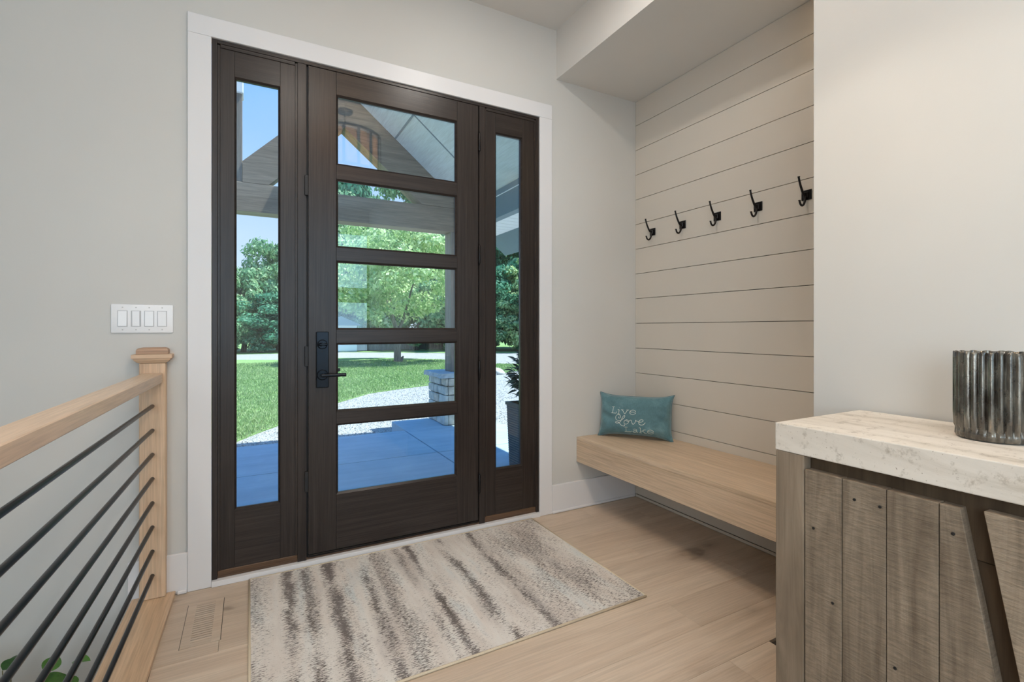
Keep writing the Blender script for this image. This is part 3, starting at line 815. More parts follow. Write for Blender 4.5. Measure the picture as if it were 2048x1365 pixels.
# door leaf 1 : planks run vertically, right edge slanted
d1 = empty('door', (0, 0, 0)); d1.parent = cs; d1.location = (0, 0, 0)
class P0: location = Vector((1.51, -2.55, 0))
def dboard(par, ya0, ya1, yb0, yb1, z0=zB, z1=zT):
    ob = slanted_board('board', cs, ya0, ya1, yb0, yb1, z0, z1, cx0 + random.uniform(-.0005, .0012), cx0 + .029, M['sawn'])
    ob.parent = par; return ob
g = .0008
ysl = [-1.8385, -1.930, -2.025, -2.122]
for k in range(3): dboard(d1, ysl[k + 1] + g, ysl[k] - g, ysl[k + 1] + g, ysl[k] - g)
dboard(d1, -2.157, -2.122 - g, -2.157 - sl * (zT - zB), -2.122 - g)
# door leaf 2 beyond the slanted gap
d2 = empty('door', (0, 0, 0)); d2.parent = cs
dboard(d2, -2.36 + g, -2.193, -2.36 + g, -2.193 - sl * (zT - zB) + .0, zB, zT + .006)
ys2 = [-2.36, -2.47, -2.60, -2.71]
for k in range(3): dboard(d2, ys2[k + 1] + g, ys2[k] - g, ys2[k + 1] + g, ys2[k] - g, zB, zT + .006)
d3 = empty('door', (0, 0, 0)); d3.parent = cs
ys3 = [-2.716, -2.85, -2.96, -3.08, -3.17, -3.268]
for k in range(5): dboard(d3, ys3[k + 1] + g, ys3[k] - g, ys3[k + 1] + g, ys3[k] - g)
for (yy, zz) in [(-1.862, .659), (-1.959, .763), (-2.013, .763), (-2.146, .750), (-1.909, .488), (-2.043, .407)]:
    bm = bmesh.new(); lathe(bm, [(.0036, 0), (.0036, .0012), (.002, .0016)], 10)
    bmesh.ops.transform(bm, matrix=Matrix.Translation((cx0 - .0004 - 1.51, yy + 2.55, zz)) @ Matrix.Rotation(-PI / 2, 4, 'Y'), verts=bm.verts)
    obj('nail', bm, M['black'], d1)
# plank patch seams in the first door: thin inlaid strip
# ------------------------------------------------------------------ vase
def merc():
    t = NT('mercury_glass')
    v = t.coord((1, 1, 1)); n1 = t.noise(v, 60, 6, 0.8); n2 = t.noise(t.coord((60, 60, 14)), 1.0, 4, .6)
    c = t.ramp(n2, [(0.3, (0.045, 0.032, 0.022)), (0.48, (0.11, 0.10, 0.085)), (0.60, (0.20, 0.185, 0.155)), (0.74, (0.30, 0.26, 0.21))])
    c = t.mix(1.0, c, t.ramp(n1, [(0.30, (0.12, 0.08, 0.05)), (0.42, (1, 1, 1))]), 'MULTIPLY')
    rg_ = t.ramp(n1, [(0.3, (0.5,) * 3), (0.5, (0.12,) * 3)])
    return t.bsdf(c, rg_, 0.7, bump=n1, bstr=0.3, bdist=0.002, Coat_Weight=0.6, Coat_Roughness=0.03)
M['merc'] = merc()
vs = empty('ribbed_vase', (1.543, -2.131, .9168)); tag(vs, 'ribbed smoky mercury glass vase standing on the whitewashed console', 'vase')
R = .0705  # rim radius
bm = bmesh.new()
NR = 28
def rib(amp): return lambda k: 1 + amp * (abs(math.cos(PI * k * NR)) - .6)
rings = []
prof = [(.060, 0, .02), (.066, .002, .03), (.0685, .008, .045), (.0680, .016, .035), (.0672, .022, .05), (.0690, .03, .09), (.0700, .06, .10), (.0700, .19, .10), (.0700, .2035, .09), (.0685, .2050, .08),
        (.0665, .2040, .06), (.0655, .19, .05), (.0655, .03, .03), (.060, .016, .0)]
n = NR * 10
for (r0, z, am) in prof:
    f = rib(am); rings.append([bm.verts.new((r0 * f(k / n) * math.cos(2 * PI * k / n), r0 * f(k / n) * math.sin(2 * PI * k / n), z + (.0012 * math.sin(k * .37) if z > .2 else 0))) for k in range(n)])
for A, B in zip(rings, rings[1:]):
    for k in range(n): bm.faces.new((A[k], A[(k + 1) % n], B[(k + 1) % n], B[k]))
bm.faces.new(rings[0][::-1]); bm.faces.new(rings[-1])
obj('ribbed_wall', bm, M['merc'], vs, smooth=True, auto=60)

# ------------------------------------------------------------------ interior plant on the lower landing
def leafmat(name, c1, c2, tl=0.25):
    t = NT(name)
    oi = t.n('ShaderNodeObjectInfo'); v = t.coord((1, 1, 1)); n = t.noise(v, 40, 3)
    f = t.math('ADD', t.math('MULTIPLY', oi.outputs['Random'], .6), t.math('MULTIPLY', n, .4))
    c = t.ramp(f, [(0.2, c1), (0.8, c2)])
    t.bsdf(c, 0.45, bump=n, bstr=0.2, bdist=.003, spec=0.4); return t.m
M['ileaf'] = leafmat('glossy_plant_leaf', (0.02, 0.075, 0.015), (0.10, 0.25, 0.04))
M['stem'] = plain('green_brown_stem', (0.14, 0.12, 0.05), 0.7, var=.2)
M['pot'] = plain('grey_ceramic_pot', (0.35, 0.34, 0.32), 0.5)
M['soil'] = plain('dark_soil', (0.03, 0.02, 0.015), 0.95, var=.4, sc=120, bstr=.6)
def leaf_mesh(name, mat, L=.07, W=.055, cup=.25, rnd=True):
    bm = bmesh.new(); N = 9; rows_ = []
    for i in range(N + 1):
        t_ = i / N
        w = W / 2 * (math.sin(PI * min(1, t_ ** .75)) ** .8 if rnd else math.sin(PI * t_ ** .8))
        z = -.35 * L * t_ * t_ + .02 * L
        rows_.append([bm.verts.new((s * w, t_ * L, z + cup * abs(s) * w)) for s in (-1, -.5, 0, .5, 1)])
    for a_, b_ in zip(rows_, rows_[1:]):
        for k in range(4): bm.faces.new((a_[k], a_[k + 1], b_[k + 1], b_[k]))
    bmesh.ops.remove_doubles(bm, verts=bm.verts, dist=.0002)
    return mesh(name, bm, mat, smooth=True)
pl = empty('potted_plant', (-.72, -.30, -1.30)); tag(pl, 'leafy green plant rising from the stairwell below the railing bars', 'plant')
bm = bmesh.new(); lathe(bm, [(.11, 0), (.15, .26), (.155, .27), (.145, .27), (.14, .24)], 24); obj('pot', bm, M['pot'], pl, smooth=True, auto=40)
bm = bmesh.new(); lathe(bm, [(.139, .225), (.139, .239)], 24); obj('soil', bm, M['soil'], pl)
lm = leaf_mesh('leaf', M['ileaf'], .095, .075); lm2 = leaf_mesh('leaf', M['ileaf'], .15, .12, .15)
rs = random.Random(11)
tips = []
for k in range(15):
    tx = rs.uniform(-.28, .17); ty = rs.uniform(-.28, .14); tz = 1.19 + rs.uniform(.02, .11) - abs(tx) * .12
    pts = spline([(tx * .15, ty * .15, .235), (tx * .35, ty * .4, .55), (tx * .8, ty * .8, tz * .85), (tx, ty, tz)], 5)
    bm = bmesh.new(); tube(bm, pts, [.004 - .0025 * i / (len(pts) - 1) for i in range(len(pts))], 6); obj('stem', bm, M['stem'], pl, smooth=True)
    for j in range(6):
        q = pts[-1 - j * 2 if j * 2 < len(pts) - 3 else -6]
        o = link('leaf', lm if rs.random() < .75 else lm2, pl, q, (rs.uniform(-.5, .6), rs.uniform(-.5, .5), rs.uniform(0, 2 * PI)))
        s = rs.uniform(.55, .9); o.scale = (s, s, s)

# ------------------------------------------------------------------ chandelier (seen mirrored in the top pane) + added fill cans
ch = empty('drum_chandelier', (.74, -1.80, CZ)); tag(ch, 'round dark metal drum chandelier hanging from the foyer ceiling', 'chandelier')
bm = bmesh.new(); lathe(bm, [(.0, -.022), (.055, -.022), (.068, -.014), (.070, -.001)], 32, close=False); obj('canopy', bm, M['bronze'], ch, smooth=True, auto=40)
bm = bmesh.new()
for k in range(5):
    c_ = Vector((0, 0, -.035 - k * .028)); ring_ = []
    ax = k % 2
    pts = [(c_ + Vector(((.008 * math.cos(a_)) if ax else 0, 0 if ax else .008 * math.cos(a_), .018 * math.sin(a_)))) for a_ in [2 * PI * i / 14 for i in range(15)]]
    tube(bm, pts, .0022, 6, caps=False)
tube(bm, [(0, 0, -.16), (0, 0, -.52)], .006, 8)
obj('chain', bm, M['bronze'], ch, smooth=True)
bm = bmesh.new()
for z in (-.24, -.56):
    lathe(bm, [(.300, z), (.306, z), (.306, z + .022), (.300, z + .022), (.300, z)], 48, close=False)
for a_ in range(3):
    an = a_ * PI / 3; tube(bm, [(.3 * math.cos(an), .3 * math.sin(an), -.235), (-.3 * math.cos(an), -.3 * math.sin(an), -.235)], .004, 6)
obj('ring_frame', bm, M['bronze'], ch)
for k in range(16):
    an = 2 * PI * (k + .5) / 16
    bm = bmesh.new(); bx(bm, -.004, .004, -.011, .011, -.55, -.22); bmesh.ops.transform(bm, matrix=Matrix.Rotation(an, 4, 'Z') @ Matrix.Translation((.303, 0, 0)), verts=bm.verts)
    obj('bar', bm, M['bronze'], ch)
t_ = NT('amber_linen_shade'); v_ = t_.coord((1, 1, 1)); n_ = t_.noise(v_, 200, 2)
cc_ = t_.ramp(n_, [(.3, (.40, .24, .14)), (.7, (.50, .32, .20))]); df = t_.n('ShaderNodeBsdfDiffuse'); tl_ = t_.n('ShaderNodeBsdfTranslucent'); mx_ = t_.n('ShaderNodeMixShader'); mx_.inputs[0].default_value = .6
t_.l(cc_, df.inputs[0]); t_.l(cc_, tl_.inputs[0]); t_.l(df.outputs[0], mx_.inputs[1]); t_.l(tl_.outputs[0], mx_.inputs[2]); t_.l(mx_.outputs[0], t_.out.inputs[0]); M['shade'] = t_.m
bm = bmesh.new(); lathe(bm, [(.285, -.54), (.285, -.25)], 48, close=False); obj('shade', bm, M['shade'], ch, smooth=True)
for k in range(3):
    an = 2 * PI * k / 3
    bm = bmesh.new(); lathe(bm, [(.004, -.03), (.02, -.012), (.026, .01), (.018, .03), (.006, .038)], 16, (.11 * math.cos(an), .11 * math.sin(an), -.40)); obj('bulb', bm, M['bulb'], ch, smooth=True)
add_light('chandelier_light', 'POINT', (.74, -1.80, CZ - .30), 34.0, (1.0, .74, .48), shadow_soft_size=.08)
for i, (cx, cy) in enumerate(FILL_CANS):  # trim rings of the unseen lamps added to brighten the room
    c = empty('unseen_downlight', (cx, cy, CZ)); tag(c, 'added white fill downlight ' + ['nearest the alcove end of the door wall', 'between the door and the drum chandelier', 'beyond the chandelier, near the room centre', 'over the stair railing', 'near the back window on the console side', 'near the back window on the stair side'][i], 'light', 'fill downlights added in the ceiling')
    bm = bmesh.new(); lathe(bm, [(.070, -.001), (.090, -.001), (.088, -.007), (.070, -.009), (.070, -.001)], 32, close=False); obj('trim_ring', bm, M['trim'], c, smooth=True, auto=30)
# small warm downlight inside the alcove
al = empty('unseen_downlight', (2.33, -1.45, SZ)); tag(al, 'small warm recessed downlight in the alcove soffit', 'light')
bm = bmesh.new(); lathe(bm, [(.035, -.001), (.045, -.001), (.044, -.005), (.035, -.006), (.035, -.001)], 24, close=False); obj('trim_ring', bm, M['trim'], al)
add_light('alcove_light', 'AREA', (2.33, -1.45, SZ - .004), .7, (1.0, .74, .45), (0, 0, 0), shape='DISK', size=.06)
#EXTERIOR
# ================================================================== EXTERIOR
def concrete():
    t = NT('broomed_concrete')
    v = t.coord((1, 1, 1)); n1 = t.noise(v, 2.2, 5, .6, .5); n2 = t.noise(t.coord((1.5, 220, 1)), 1.0, 3, .6); n3 = t.noise(t.coord((.8, 9, 1)), 1.0, 4, .6)
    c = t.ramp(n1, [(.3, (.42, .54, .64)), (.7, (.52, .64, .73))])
    c = t.mix(.35, c, t.ramp(n2, [(.3, (.7,) * 3), (.7, (1,) * 3)]), 'MULTIPLY')
    c = t.mix(.5, c, t.ramp(n3, [(.35, (.8, .82, .85)), (.65, (1,) * 3)]), 'MULTIPLY')
    return t.bsdf(c, .8, bump=n2, bstr=.3, bdist=.004, spec=.25)
M['conc'] = concrete()
def gravelm():
    t = NT('pale_gravel')
    v = t.coord((1, 1, 1))
    vo = t.n('ShaderNodeTexVoronoi'); vo.inputs['Scale'].default_value = 55; t.l(v, vo.inputs['Vector'])
    n = t.noise(v, 90, 4, .7)
    c = t.ramp(t.math('ADD', t.math('MULTIPLY', vo.outputs['Color'], .55), t.math('MULTIPLY', n, .5)), [(.25, (.18, .18, .185)), (.40, (.43, .425, .415)), (.58, (.62, .605, .59)), (.8, (.72, .71, .69))])
    c = t.mix(.7, c, t.ramp(vo.outputs['Distance'], [(.35, (1,) * 3), (.75, (.35,) * 3)]), 'MULTIPLY')
    inv = t.math('SUBTRACT', 1.0, vo.outputs['Distance'])
    return t.bsdf(c, .9, bump=inv, bstr=.8, bdist=.02, spec=.2)
M['gravel'] = gravelm()
def grassm():
    t = NT('mown_lawn')
    v = t.coord((1, 1, 1)); n1 = t.noise(v, .55, 3); n2 = t.noise(v, 38, 4, .7); n3 = t.noise(t.coord((.35, 1.6, 1), rot=(0, 0, .5)), 1.0, 3, .6, .6)
    c = t.ramp(n2, [(.3, (.15, .28, .08)), (.55, (.29, .43, .17)), (.75, (.47, .57, .30))])
    c = t.mix(.6, c, t.ramp(n3, [(.38, (.72, .85, .7)), (.60, (1.0, 1.0, 1.0))]), 'MULTIPLY')
    c = t.mix(t.ramp(n3, [(.56, (0,) * 3), (.72, (.45,) * 3)]), c, (.48, .54, .36))
    return t.bsdf(c, .9, bump=n2, bstr=.6, bdist=.03, spec=.15)
M['lawn'] = grassm()
def rndleaf(name, cols, rough=.55, trans=.35):
    t = NT(name)
    g = t.n('ShaderNodeNewGeometry'); v = t.coord((1, 1, 1)); n = t.noise(v, .5, 2)
    f = t.math('ADD', t.math('MULTIPLY', g.outputs['Random Per Island'], .65), t.math('MULTIPLY', n, .42))
    c = t.ramp(f, [(.15 + .7 * i / (len(cols) - 1), q) for i, q in enumerate(cols)])
    df = t.n('ShaderNodeBsdfPrincipled'); t.l(c, df.inputs['Base Color']); df.inputs['Roughness'].default_value = rough; df.inputs['Specular IOR Level'].default_value = .25
    tl = t.n('ShaderNodeBsdfTranslucent'); t.l(c, tl.inputs[0]); mx = t.n('ShaderNodeMixShader'); mx.inputs[0].default_value = trans
    t.l(df.outputs[0], mx.inputs[1]); t.l(tl.outputs[0], mx.inputs[2]); t.l(mx.outputs[0], t.out.inputs[0]); return t.m
M['blade'] = rndleaf('grass_blade', [(.18, .31, .10), (.33, .46, .20), (.52, .60, .34)], .6, .3)
M['leafA'] = rndleaf('green_tree_leaf', [(.06, .22, .10), (.24, .46, .24), (.55, .72, .42)])
M['leafB'] = rndleaf('yellow_green_leaf', [(.18, .38, .14), (.48, .66, .30), (.74, .82, .50)])
M['leafC'] = rndleaf('dark_green_leaf', [(.03, .16, .10), (.10, .34, .20), (.26, .52, .32)])
M['bark'] = wood('grey_bark', (.16, .15, .13), (.32, .30, .27), 'z', 20, 3, .9, fine=.5, bstr=.8, pore=60)
M['timber_x'] = wood('brown_grey_timber_x', (.235, .17, .125), (.35, .265, .20), 'x', 12, .8, .65, fine=.25, val=.04, bstr=.3, pore=120, dist=1.6)
M['timber_z'] = wood('brown_grey_timber_z', (.22, .18, .145), (.33, .275, .23), 'z', 12, .8, .65, fine=.25, val=.04, bstr=.3, pore=120, dist=1.6)
M['panel'] = wood('embossed_soffit_panel', (.64, .66, .65), (.74, .76, .75), 'y', 9, .8, .6, fine=.12, val=.03, bstr=.4, pore=90, dist=2.2)
M['batten'] = plain('blue_grey_batten', (.20, .24, .27), .6)
M['fascia'] = plain('blue_grey_fascia', (.13, .20, .24), .55)
M['vinyl'] = plain('white_vented_soffit', (.80, .80, .80), .5, var=.02)
M['stoneA'] = plain('limestone_grey', (.52, .52, .48), .85, var=.25, sc=14, bstr=.6)
M['stoneB'] = plain('limestone_tan', (.56, .50, .42), .85, var=.25, sc=14, bstr=.6)
M['mortar'] = plain('dark_recessed_mortar', (.16, .16, .16), .95, var=.2)
M['slate'] = plain('bluestone_cap', (.46, .50, .53), .8, var=.12, sc=20, bstr=.4)
M['planter'] = plain('charcoal_ribbed_planter', (.045, .055, .062), .5, var=.15)
M['stucco'] = plain('pale_grey_siding', (.50, .58, .60), .7)
M['fence'] = wood('weathered_fence', (.16, .17, .16), (.26, .27, .25), 'z', 8, .8, .85, fine=.3)

GZ = -.20
gr = struct(empty('ground')); 
bm = bmesh.new(); bx(bm, -60, 70, .16, 90, GZ - .2, GZ); obj('gravel_bed', bm, M['gravel'], gr)
LB = [(-14, -.0 + 2.6), (-5, 3.0), (-2.5, 3.25), (-1.2, 3.65), (-.136, 4.17), (.095, 4.59), (.351, 5.0), (.694, 5.6), (1.46, 6.88), (2.25, 7.88), (3.02, 8.34), (3.79, 8.69), (5.0, 9.5), (6.68, 10.68), (7.26, 10.95), (8.6, 11.6), (10, 12.5), (9.9, 13.4), (8.93, 13.7), (8.35, 14.3), (7.9, 16.0), (7.3, 18.2), (5.6, 20.2), (3.66, 21.1), (1.09, 20.95), (-.49, 21.8), (-5, 22.6), (-14, 24)]
bm = bmesh.new(); prism(bm, LB, GZ + .001, GZ + .018, 'z')
lawn = struct(obj('lawn', bm, M['lawn']))
bm = bmesh.new(); prism(bm, [(-30, 28), (-.6, 27.0), (4.6, 27.2), (9.75, 23.2), (12.3, 21.8), (13.4, 21.3), (18, 18.8), (60, 10), (60, 80), (-30, 80)], GZ + .001, GZ + .018, 'z')
struct(obj('lawn_far', bm, M['lawn']))
# grass blades on the near lawn, joined stuff
def inpoly(x, y, P):
    c = False
    for i in range(len(P)):
        x1, y1 = P[i]; x2, y2 = P[i - 1]
        if (y1 > y) != (y2 > y) and x < (x2 - x1) * (y - y1) / (y2 - y1) + x1: c = not c
    return c
rs = random.Random(5)
V = []; Fc = []
cnt = 0
while cnt < 85000:
    dd = 6.6 + (rs.random() ** 1.15) * 15
    an = rs.uniform(-.10, .62)
    x_ = dd * math.sin(an); y_ = -2.6 + dd * math.cos(an)
    if not inpoly(x_, y_, LB): continue
    h = rs.uniform(.02, .055); w = .004 + .0006 * dd; r_ = rs.uniform(0, PI); lx, ly = rs.uniform(-.02, .02), rs.uniform(-.02, .02)
    cx_, sx_ = math.cos(r_) * w, math.sin(r_) * w
    n0 = len(V); z = GZ + .017
    V += [(x_ - cx_, y_ - sx_, z), (x_ + cx_, y_ + sx_, z), (x_ + lx, y_ + ly, z + h)]; Fc.append((n0, n0 + 1, n0 + 2)); cnt += 1
me = bpy.data.meshes.new('grass_blades'); me.from_pydata(V, [], Fc); me.materials.append(M['blade'])
tag(link('grass_blades', me), 'short mown grass on the lawn beyond the porch', 'grass', kind='stuff')
# pebbles near the slab edge, joined stuff
V = []; Fc = []
for k in range(9000):
    x_ = rs.uniform(-1.2, 6.5); y_ = rs.uniform(3.3, 9.0)
    if inpoly(x_, y_, LB): continue
    if x_ < 2.95 and y_ < 3.9 and x_ > 1.6: continue
    s = rs.uniform(.008, .02); n0 = len(V)
    a_ = rs.uniform(0, PI); ca, sa = math.cos(a_), math.sin(a_)
    for (px, py, pz) in [(1, 0, .2), (0, .7, .2), (-1, 0, .2), (0, -.7, .2), (0, 0, .8)]:
        V.append((x_ + s * (px * ca - py * sa), y_ + s * (px * sa + py * ca), GZ - .002 + s * pz))
    Fc += [(n0, n0 + 1, n0 + 4), (n0 + 1, n0 + 2, n0 + 4), (n0 + 2, n0 + 3, n0 + 4), (n0 + 3, n0, n0 + 4)]
me = bpy.data.meshes.new('gravel_stones'); me.from_pydata(V, [], Fc); me.materials.append(M['gravel'])
tag(link('gravel_stones', me), 'loose pale gravel stones between porch slab and lawn', 'gravel', kind='stuff')

# porch slab panels
ps = struct(empty('porch_slab', (.5, 1.7, -.05)))
SZp = -.05
j_ = .007
def pan(x0, x1, y0, y1): wb('concrete_panel', x0 + j_, x1 - j_, y0 + j_, y1 - j_, -.21, SZp, M['conc'], ps, .003)
pan(-3.0, -.75, .16, 2.0); pan(-.75, 1.65, .16, 2.0); pan(1.65, 2.87, .16, 2.0)
pan(-3.0, -.75, 2.0, 3.18); pan(-.75, 1.65, 2.0, 3.18); pan(1.65, 2.87, 2.0, 3.815)
struct(wb('threshold_edge', -.2, 1.65, .171, .205, -.05, -.01, M['bronze'], ps, .002))

# stone piers
def pier(x0, x1, y0, y1, label, seed):
    r = empty('stone_pier', ((x0 + x1) / 2, (y0 + y1) / 2, SZp)); tag(r, label, 'pier')
    rr = random.Random(seed); hx = (x1 - x0) / 2; hy = (y1 - y0) / 2
    box('core', -hx + .035, hx - .035, -hy + .035, hy - .035, .001, .598, M['mortar'], r)
    zc = [0, .148, .268, .384, .498, .600]
    for ci in range(5):
        z0, z1 = zc[ci] + .006, zc[ci + 1] - .006
        for side in range(4):
            Ln = 2 * (hy if side in (0, 2) else hx)
            cuts = [0.0]
            while cuts[-1] < Ln - .12: cuts.append(cuts[-1] + rr.uniform(.11, .24))
            cuts[-1] = Ln
            if len(cuts) > 2 and cuts[-1] - cuts[-2] < .07: cuts.pop(-2)
            for a_, b_ in zip(cuts, cuts[1:]):
                dep = .05; pr = rr.uniform(-.004, .010)
                bm = bmesh.new()
                g_ = .005
                lo, hi = a_ + g_, b_ - g_
                if side in (1, 3): lo = max(lo, .048 if True else 0); hi = min(hi, Ln - .048)
                if hi - lo < .02: bm.free(); continue
                v = [bm.verts.new((x, y, z)) for x in (lo, hi) for y in (-pr, dep) for z in (z0, z1)]
                for q in [(0, 1, 3, 2), (4, 6, 7, 5), (0, 4, 5, 1), (2, 3, 7, 6), (0, 2, 6, 4), (1, 5, 7, 3)]: bm.faces.new([v[i] for i in q])
                bmesh.ops.recalc_face_normals(bm, faces=bm.faces)
                bmesh.ops.bevel(bm, geom=bm.edges[:], offset=.009, segments=1, affect='EDGES')
                for vv in bm.verts: vv.co += mnoise.noise_vector(vv.co * 11 + Vector((ci * 3, side * 5, seed))) * .007
                # map (along, depth, z) to side
                for vv in bm.verts:
                    A, D, Z = vv.co
                    vv.co = {0: Vector((-hx + D, hy - A, Z)), 1: Vector((-hx + A, -hy + D, Z)), 2: Vector((hx - D, -hy + A, Z)), 3: Vector((hx - A, hy - D, Z))}[side]
                bmesh.ops.recalc_face_normals(bm, faces=bm.faces)
                obj('stone', bm, M['stoneA'] if rr.random() < .6 else M['stoneB'], r)
    bm = bmesh.new()
    ox = .055; N = 14; top = []; bot = []
    pts = []
    for (ax, ay, bx_, by_) in [(-hx - ox, -hy - ox * .4, hx + ox, -hy - ox * .4), (hx + ox, -hy - ox * .4, hx + ox, hy + ox * .4), (hx + ox, hy + ox * .4, -hx - ox, hy + ox * .4), (-hx - ox, hy + ox * .4, -hx - ox, -hy - ox * .4)]:
        for i in range(N): pts.append((ax + (bx_ - ax) * i / N, ay + (by_ - ay) * i / N))
    rings = []
    for zz, jit in ((.602, .006), (.625, .012), (.650, .008), (.660, .0)):
        rings.append([bm.verts.new((p[0] + rr.uniform(-jit, jit), p[1] + rr.uniform(-jit, jit), zz)) for p in pts])
    for A, B in zip(rings, rings[1:]):
        for k in range(len(A)): bm.faces.new((A[k], A[(k + 1) % len(A)], B[(k + 1) % len(A)], B[k]))
    bm.faces.new(rings[0][::-1]); bm.faces.new(rings[-1])
    obj('capstone', bm, M['slate'], r)
    return r
pier(2.165, 2.82, 3.18, 3.82, 'stacked limestone pier with bluestone cap at the porch corner, right of the lawn tree', 3)
pier(-1.75, -1.1, 3.18, 3.82, 'stacked limestone pier carrying the left porch column, left of the front door', 8)
struct(box('pier_footing', -1.85, -1.0, 3.1812, 3.9, -.21, SZp, M['conc']))
# columns and truss
TY0, TY1 = 3.40, 3.62
c = empty('porch_column', (2.455, (TY0 + TY1) / 2, .611)); tag(c, 'brown timber porch column standing on the right stone pier', 'column')
wb('post', 2.33, 2.58, TY0, TY1, .6115, 2.448, M['timber_z'], c, .004)
c = empty('porch_column', (-1.425, (TY0 + TY1) / 2, .611)); tag(c, 'brown timber porch column standing on the left stone pier', 'column')
wb('post', -1.55, -1.30, TY0, TY1, .6115, 2.448, M['timber_z'], c, .004)
tr_ = empty('gable_truss', (.95, TY0, 2.45)); tag(tr_, 'brown timber gable truss of tie beam and two rafters over the porch', 'truss')
def wprism(name, pts, y0, y1, mat, par):
    bm = bmesh.new(); prism(bm, pts, y0, y1, 'y'); p = par.location
    bmesh.ops.translate(bm, verts=bm.verts, vec=(-p.x, -p.y, -p.z)); return obj(name, bm, mat, par)
wb('tie_beam', -2.2, 2.595, TY0, TY1, 2.45, 2.762, M['timber_x'], tr_, .004)
# right rafter: lower edge (0.991,3.559)->(1.604,3.139..) ; upper edge slope -.823
ml, mr_ = .99, -.835
ax, az = .991, 3.559
def yl(x): return az + ml * (x - ax)
def yr(x): return az + mr_ * (x - ax)
dl, dr = .475, .475
wprism('rafter', [(ax, az), (ax, az + dl), (-.064, yl(-.064) + dl), (-.064, 2.765), (ax - (az - 2.765) / ml, 2.765)], TY0, TY1, M['timber_x'], tr_)
wprism('rafter', [(ax + .0005, az), (ax - (-0.0) + (az - 2.765) / -mr_, 2.765), (2.62, 2.765), (2.62, max(2.77, yr(2.62) + dr)), (ax + .0005, az + dr)], TY0, TY1, M['timber_x'], tr_)
wb('king_post', -.32, -.066, TY0 + .02, TY1 - .02, 2.765, 3.72, M['timber_z'], tr_, .004)
wb('post_bracket', -.34, -.055, TY0 - .0, TY1 + .0, 3.721, 3.95, M['vinyl'], tr_, .01)
# side beam along the eave
sb = empty('eave_beam', (2.55, 1.8, 2.45)); tag(sb, 'blue-grey beam running from the house wall to the right porch column', 'beam')
wb('beam', 2.503, 2.60, .16, TY0 - .001, 2.45, 2.69, M['fascia'], sb, .002)
wb('trim_board', 2.494, 2.60, .16, TY0 - .001, 2.6905, 2.70, M['vinyl'], sb, .001)
wb('upper_board', 2.503, 2.60, .16, TY0 - .001, 2.7005, 2.77, M['fascia'], sb, .001)
# roof right slope underside with battens
def zr(x): return 3.863 - .823 * (x - 1.193)
pr_ = empty('porch_roof', (1.8, 1.8, 3.3)); tag(pr_, 'sloping porch roof with embossed grey-blue ceiling panels above the door', 'roof')
def slope_prism(name, x0, x1, y0, y1, lo, hi, mat):
    return wprism(name, [(x0, zr(x0) + lo), (x1, zr(x1) + lo), (x1, zr(x1) + hi), (x0, zr(x0) + hi)], y0, y1, mat, pr_)
ys_ = [.16, 1.40, 2.62, 3.395]
xs_ = [.92, 1.59, 2.52]
for i in range(3):
    for k in range(2):
        slope_prism('ceiling_panel', xs_[k] + .004, xs_[k + 1] - .004, ys_[i] + .004, ys_[i + 1] - .004, 0, .012, M['panel'])
slope_prism('roof_deck', .90, 3.25, .16, 3.62, .06, .16, M['fascia'])
for y_ in ys_[1:3]: slope_prism('batten', .92, 2.50, y_ - .010, y_ + .010, -.006, -.0005, M['batten'])
slope_prism('batten', 1.582, 1.598, 2.631, 3.39, -.006, -.0005, M['batten'])
so = empty('eave_soffit', (2.9, 1.9, 2.45)); tag(so, 'white vented soffit under the right porch eave', 'soffit')
for k in range(24):
    y0 = .16 + k * .155
    wb('slat', 2.602, 3.15, y0 + .004, y0 + .150, 2.452, 2.458, M['vinyl'], so, .001)
wb('backing', 2.602, 3.15, .16, 3.88, 2.4585, 2.463, M['gap'], so)
wb('fascia_board', 3.151, 3.175, .16, 3.95, 2.445, 2.58, M['vinyl'], so, .002)
# planter by the right sidelight
pn = empty('tall_planter', (2.25, 1.06, SZp)); tag(pn, 'tapered dark ribbed planter with a clipped shrub outside the right sidelight', 'planter')
bm = bmesh.new(); NRb = 26; prev = None; rings = []
for i in range(NRb * 2 + 1):
    t_ = i / (NRb * 2); r_ = .193 + .018 * t_ + (.003 if i % 2 else 0); z = .001 + .545 * t_
    rings.append([bm.verts.new(q) for q in [(-r_, -r_, z), (r_, -r_, z), (r_, r_, z), (-r_, r_, z)]])
for rr_, z in ((.222, .547), (.222, .572), (.195, .572), (.190, .50)):
    rings.append([bm.verts.new(q) for q in [(-rr_, -rr_, z), (rr_, -rr_, z), (rr_, rr_, z), (-rr_, rr_, z)]])
for A, B in zip(rings, rings[1:]):
    for k in range(4): bm.faces.new((A[k], A[(k + 1) % 4], B[(k + 1) % 4], B[k]))
bm.faces.new(rings[0][::-1]); bm.faces.new(rings[-1])
obj('planter_box', bm, M['planter'], pn)
box('soil', -.187, .187, -.187, .187, .5005, .52, M['soil'], pn)
M['shrub'] = leafmat('dark_shrub_leaf', (.02, .05, .03), (.07, .13, .08))
bm = bmesh.new()
tube(bm, [(0, 0, .52), (.01, 0, .7), (0, .01, .95)], .014, 8); obj('stem', bm, M['bark'], pn)
sl_ = leaf_mesh('leaf', M['shrub'], .085, .042, .2, False)
rs = random.Random(3)
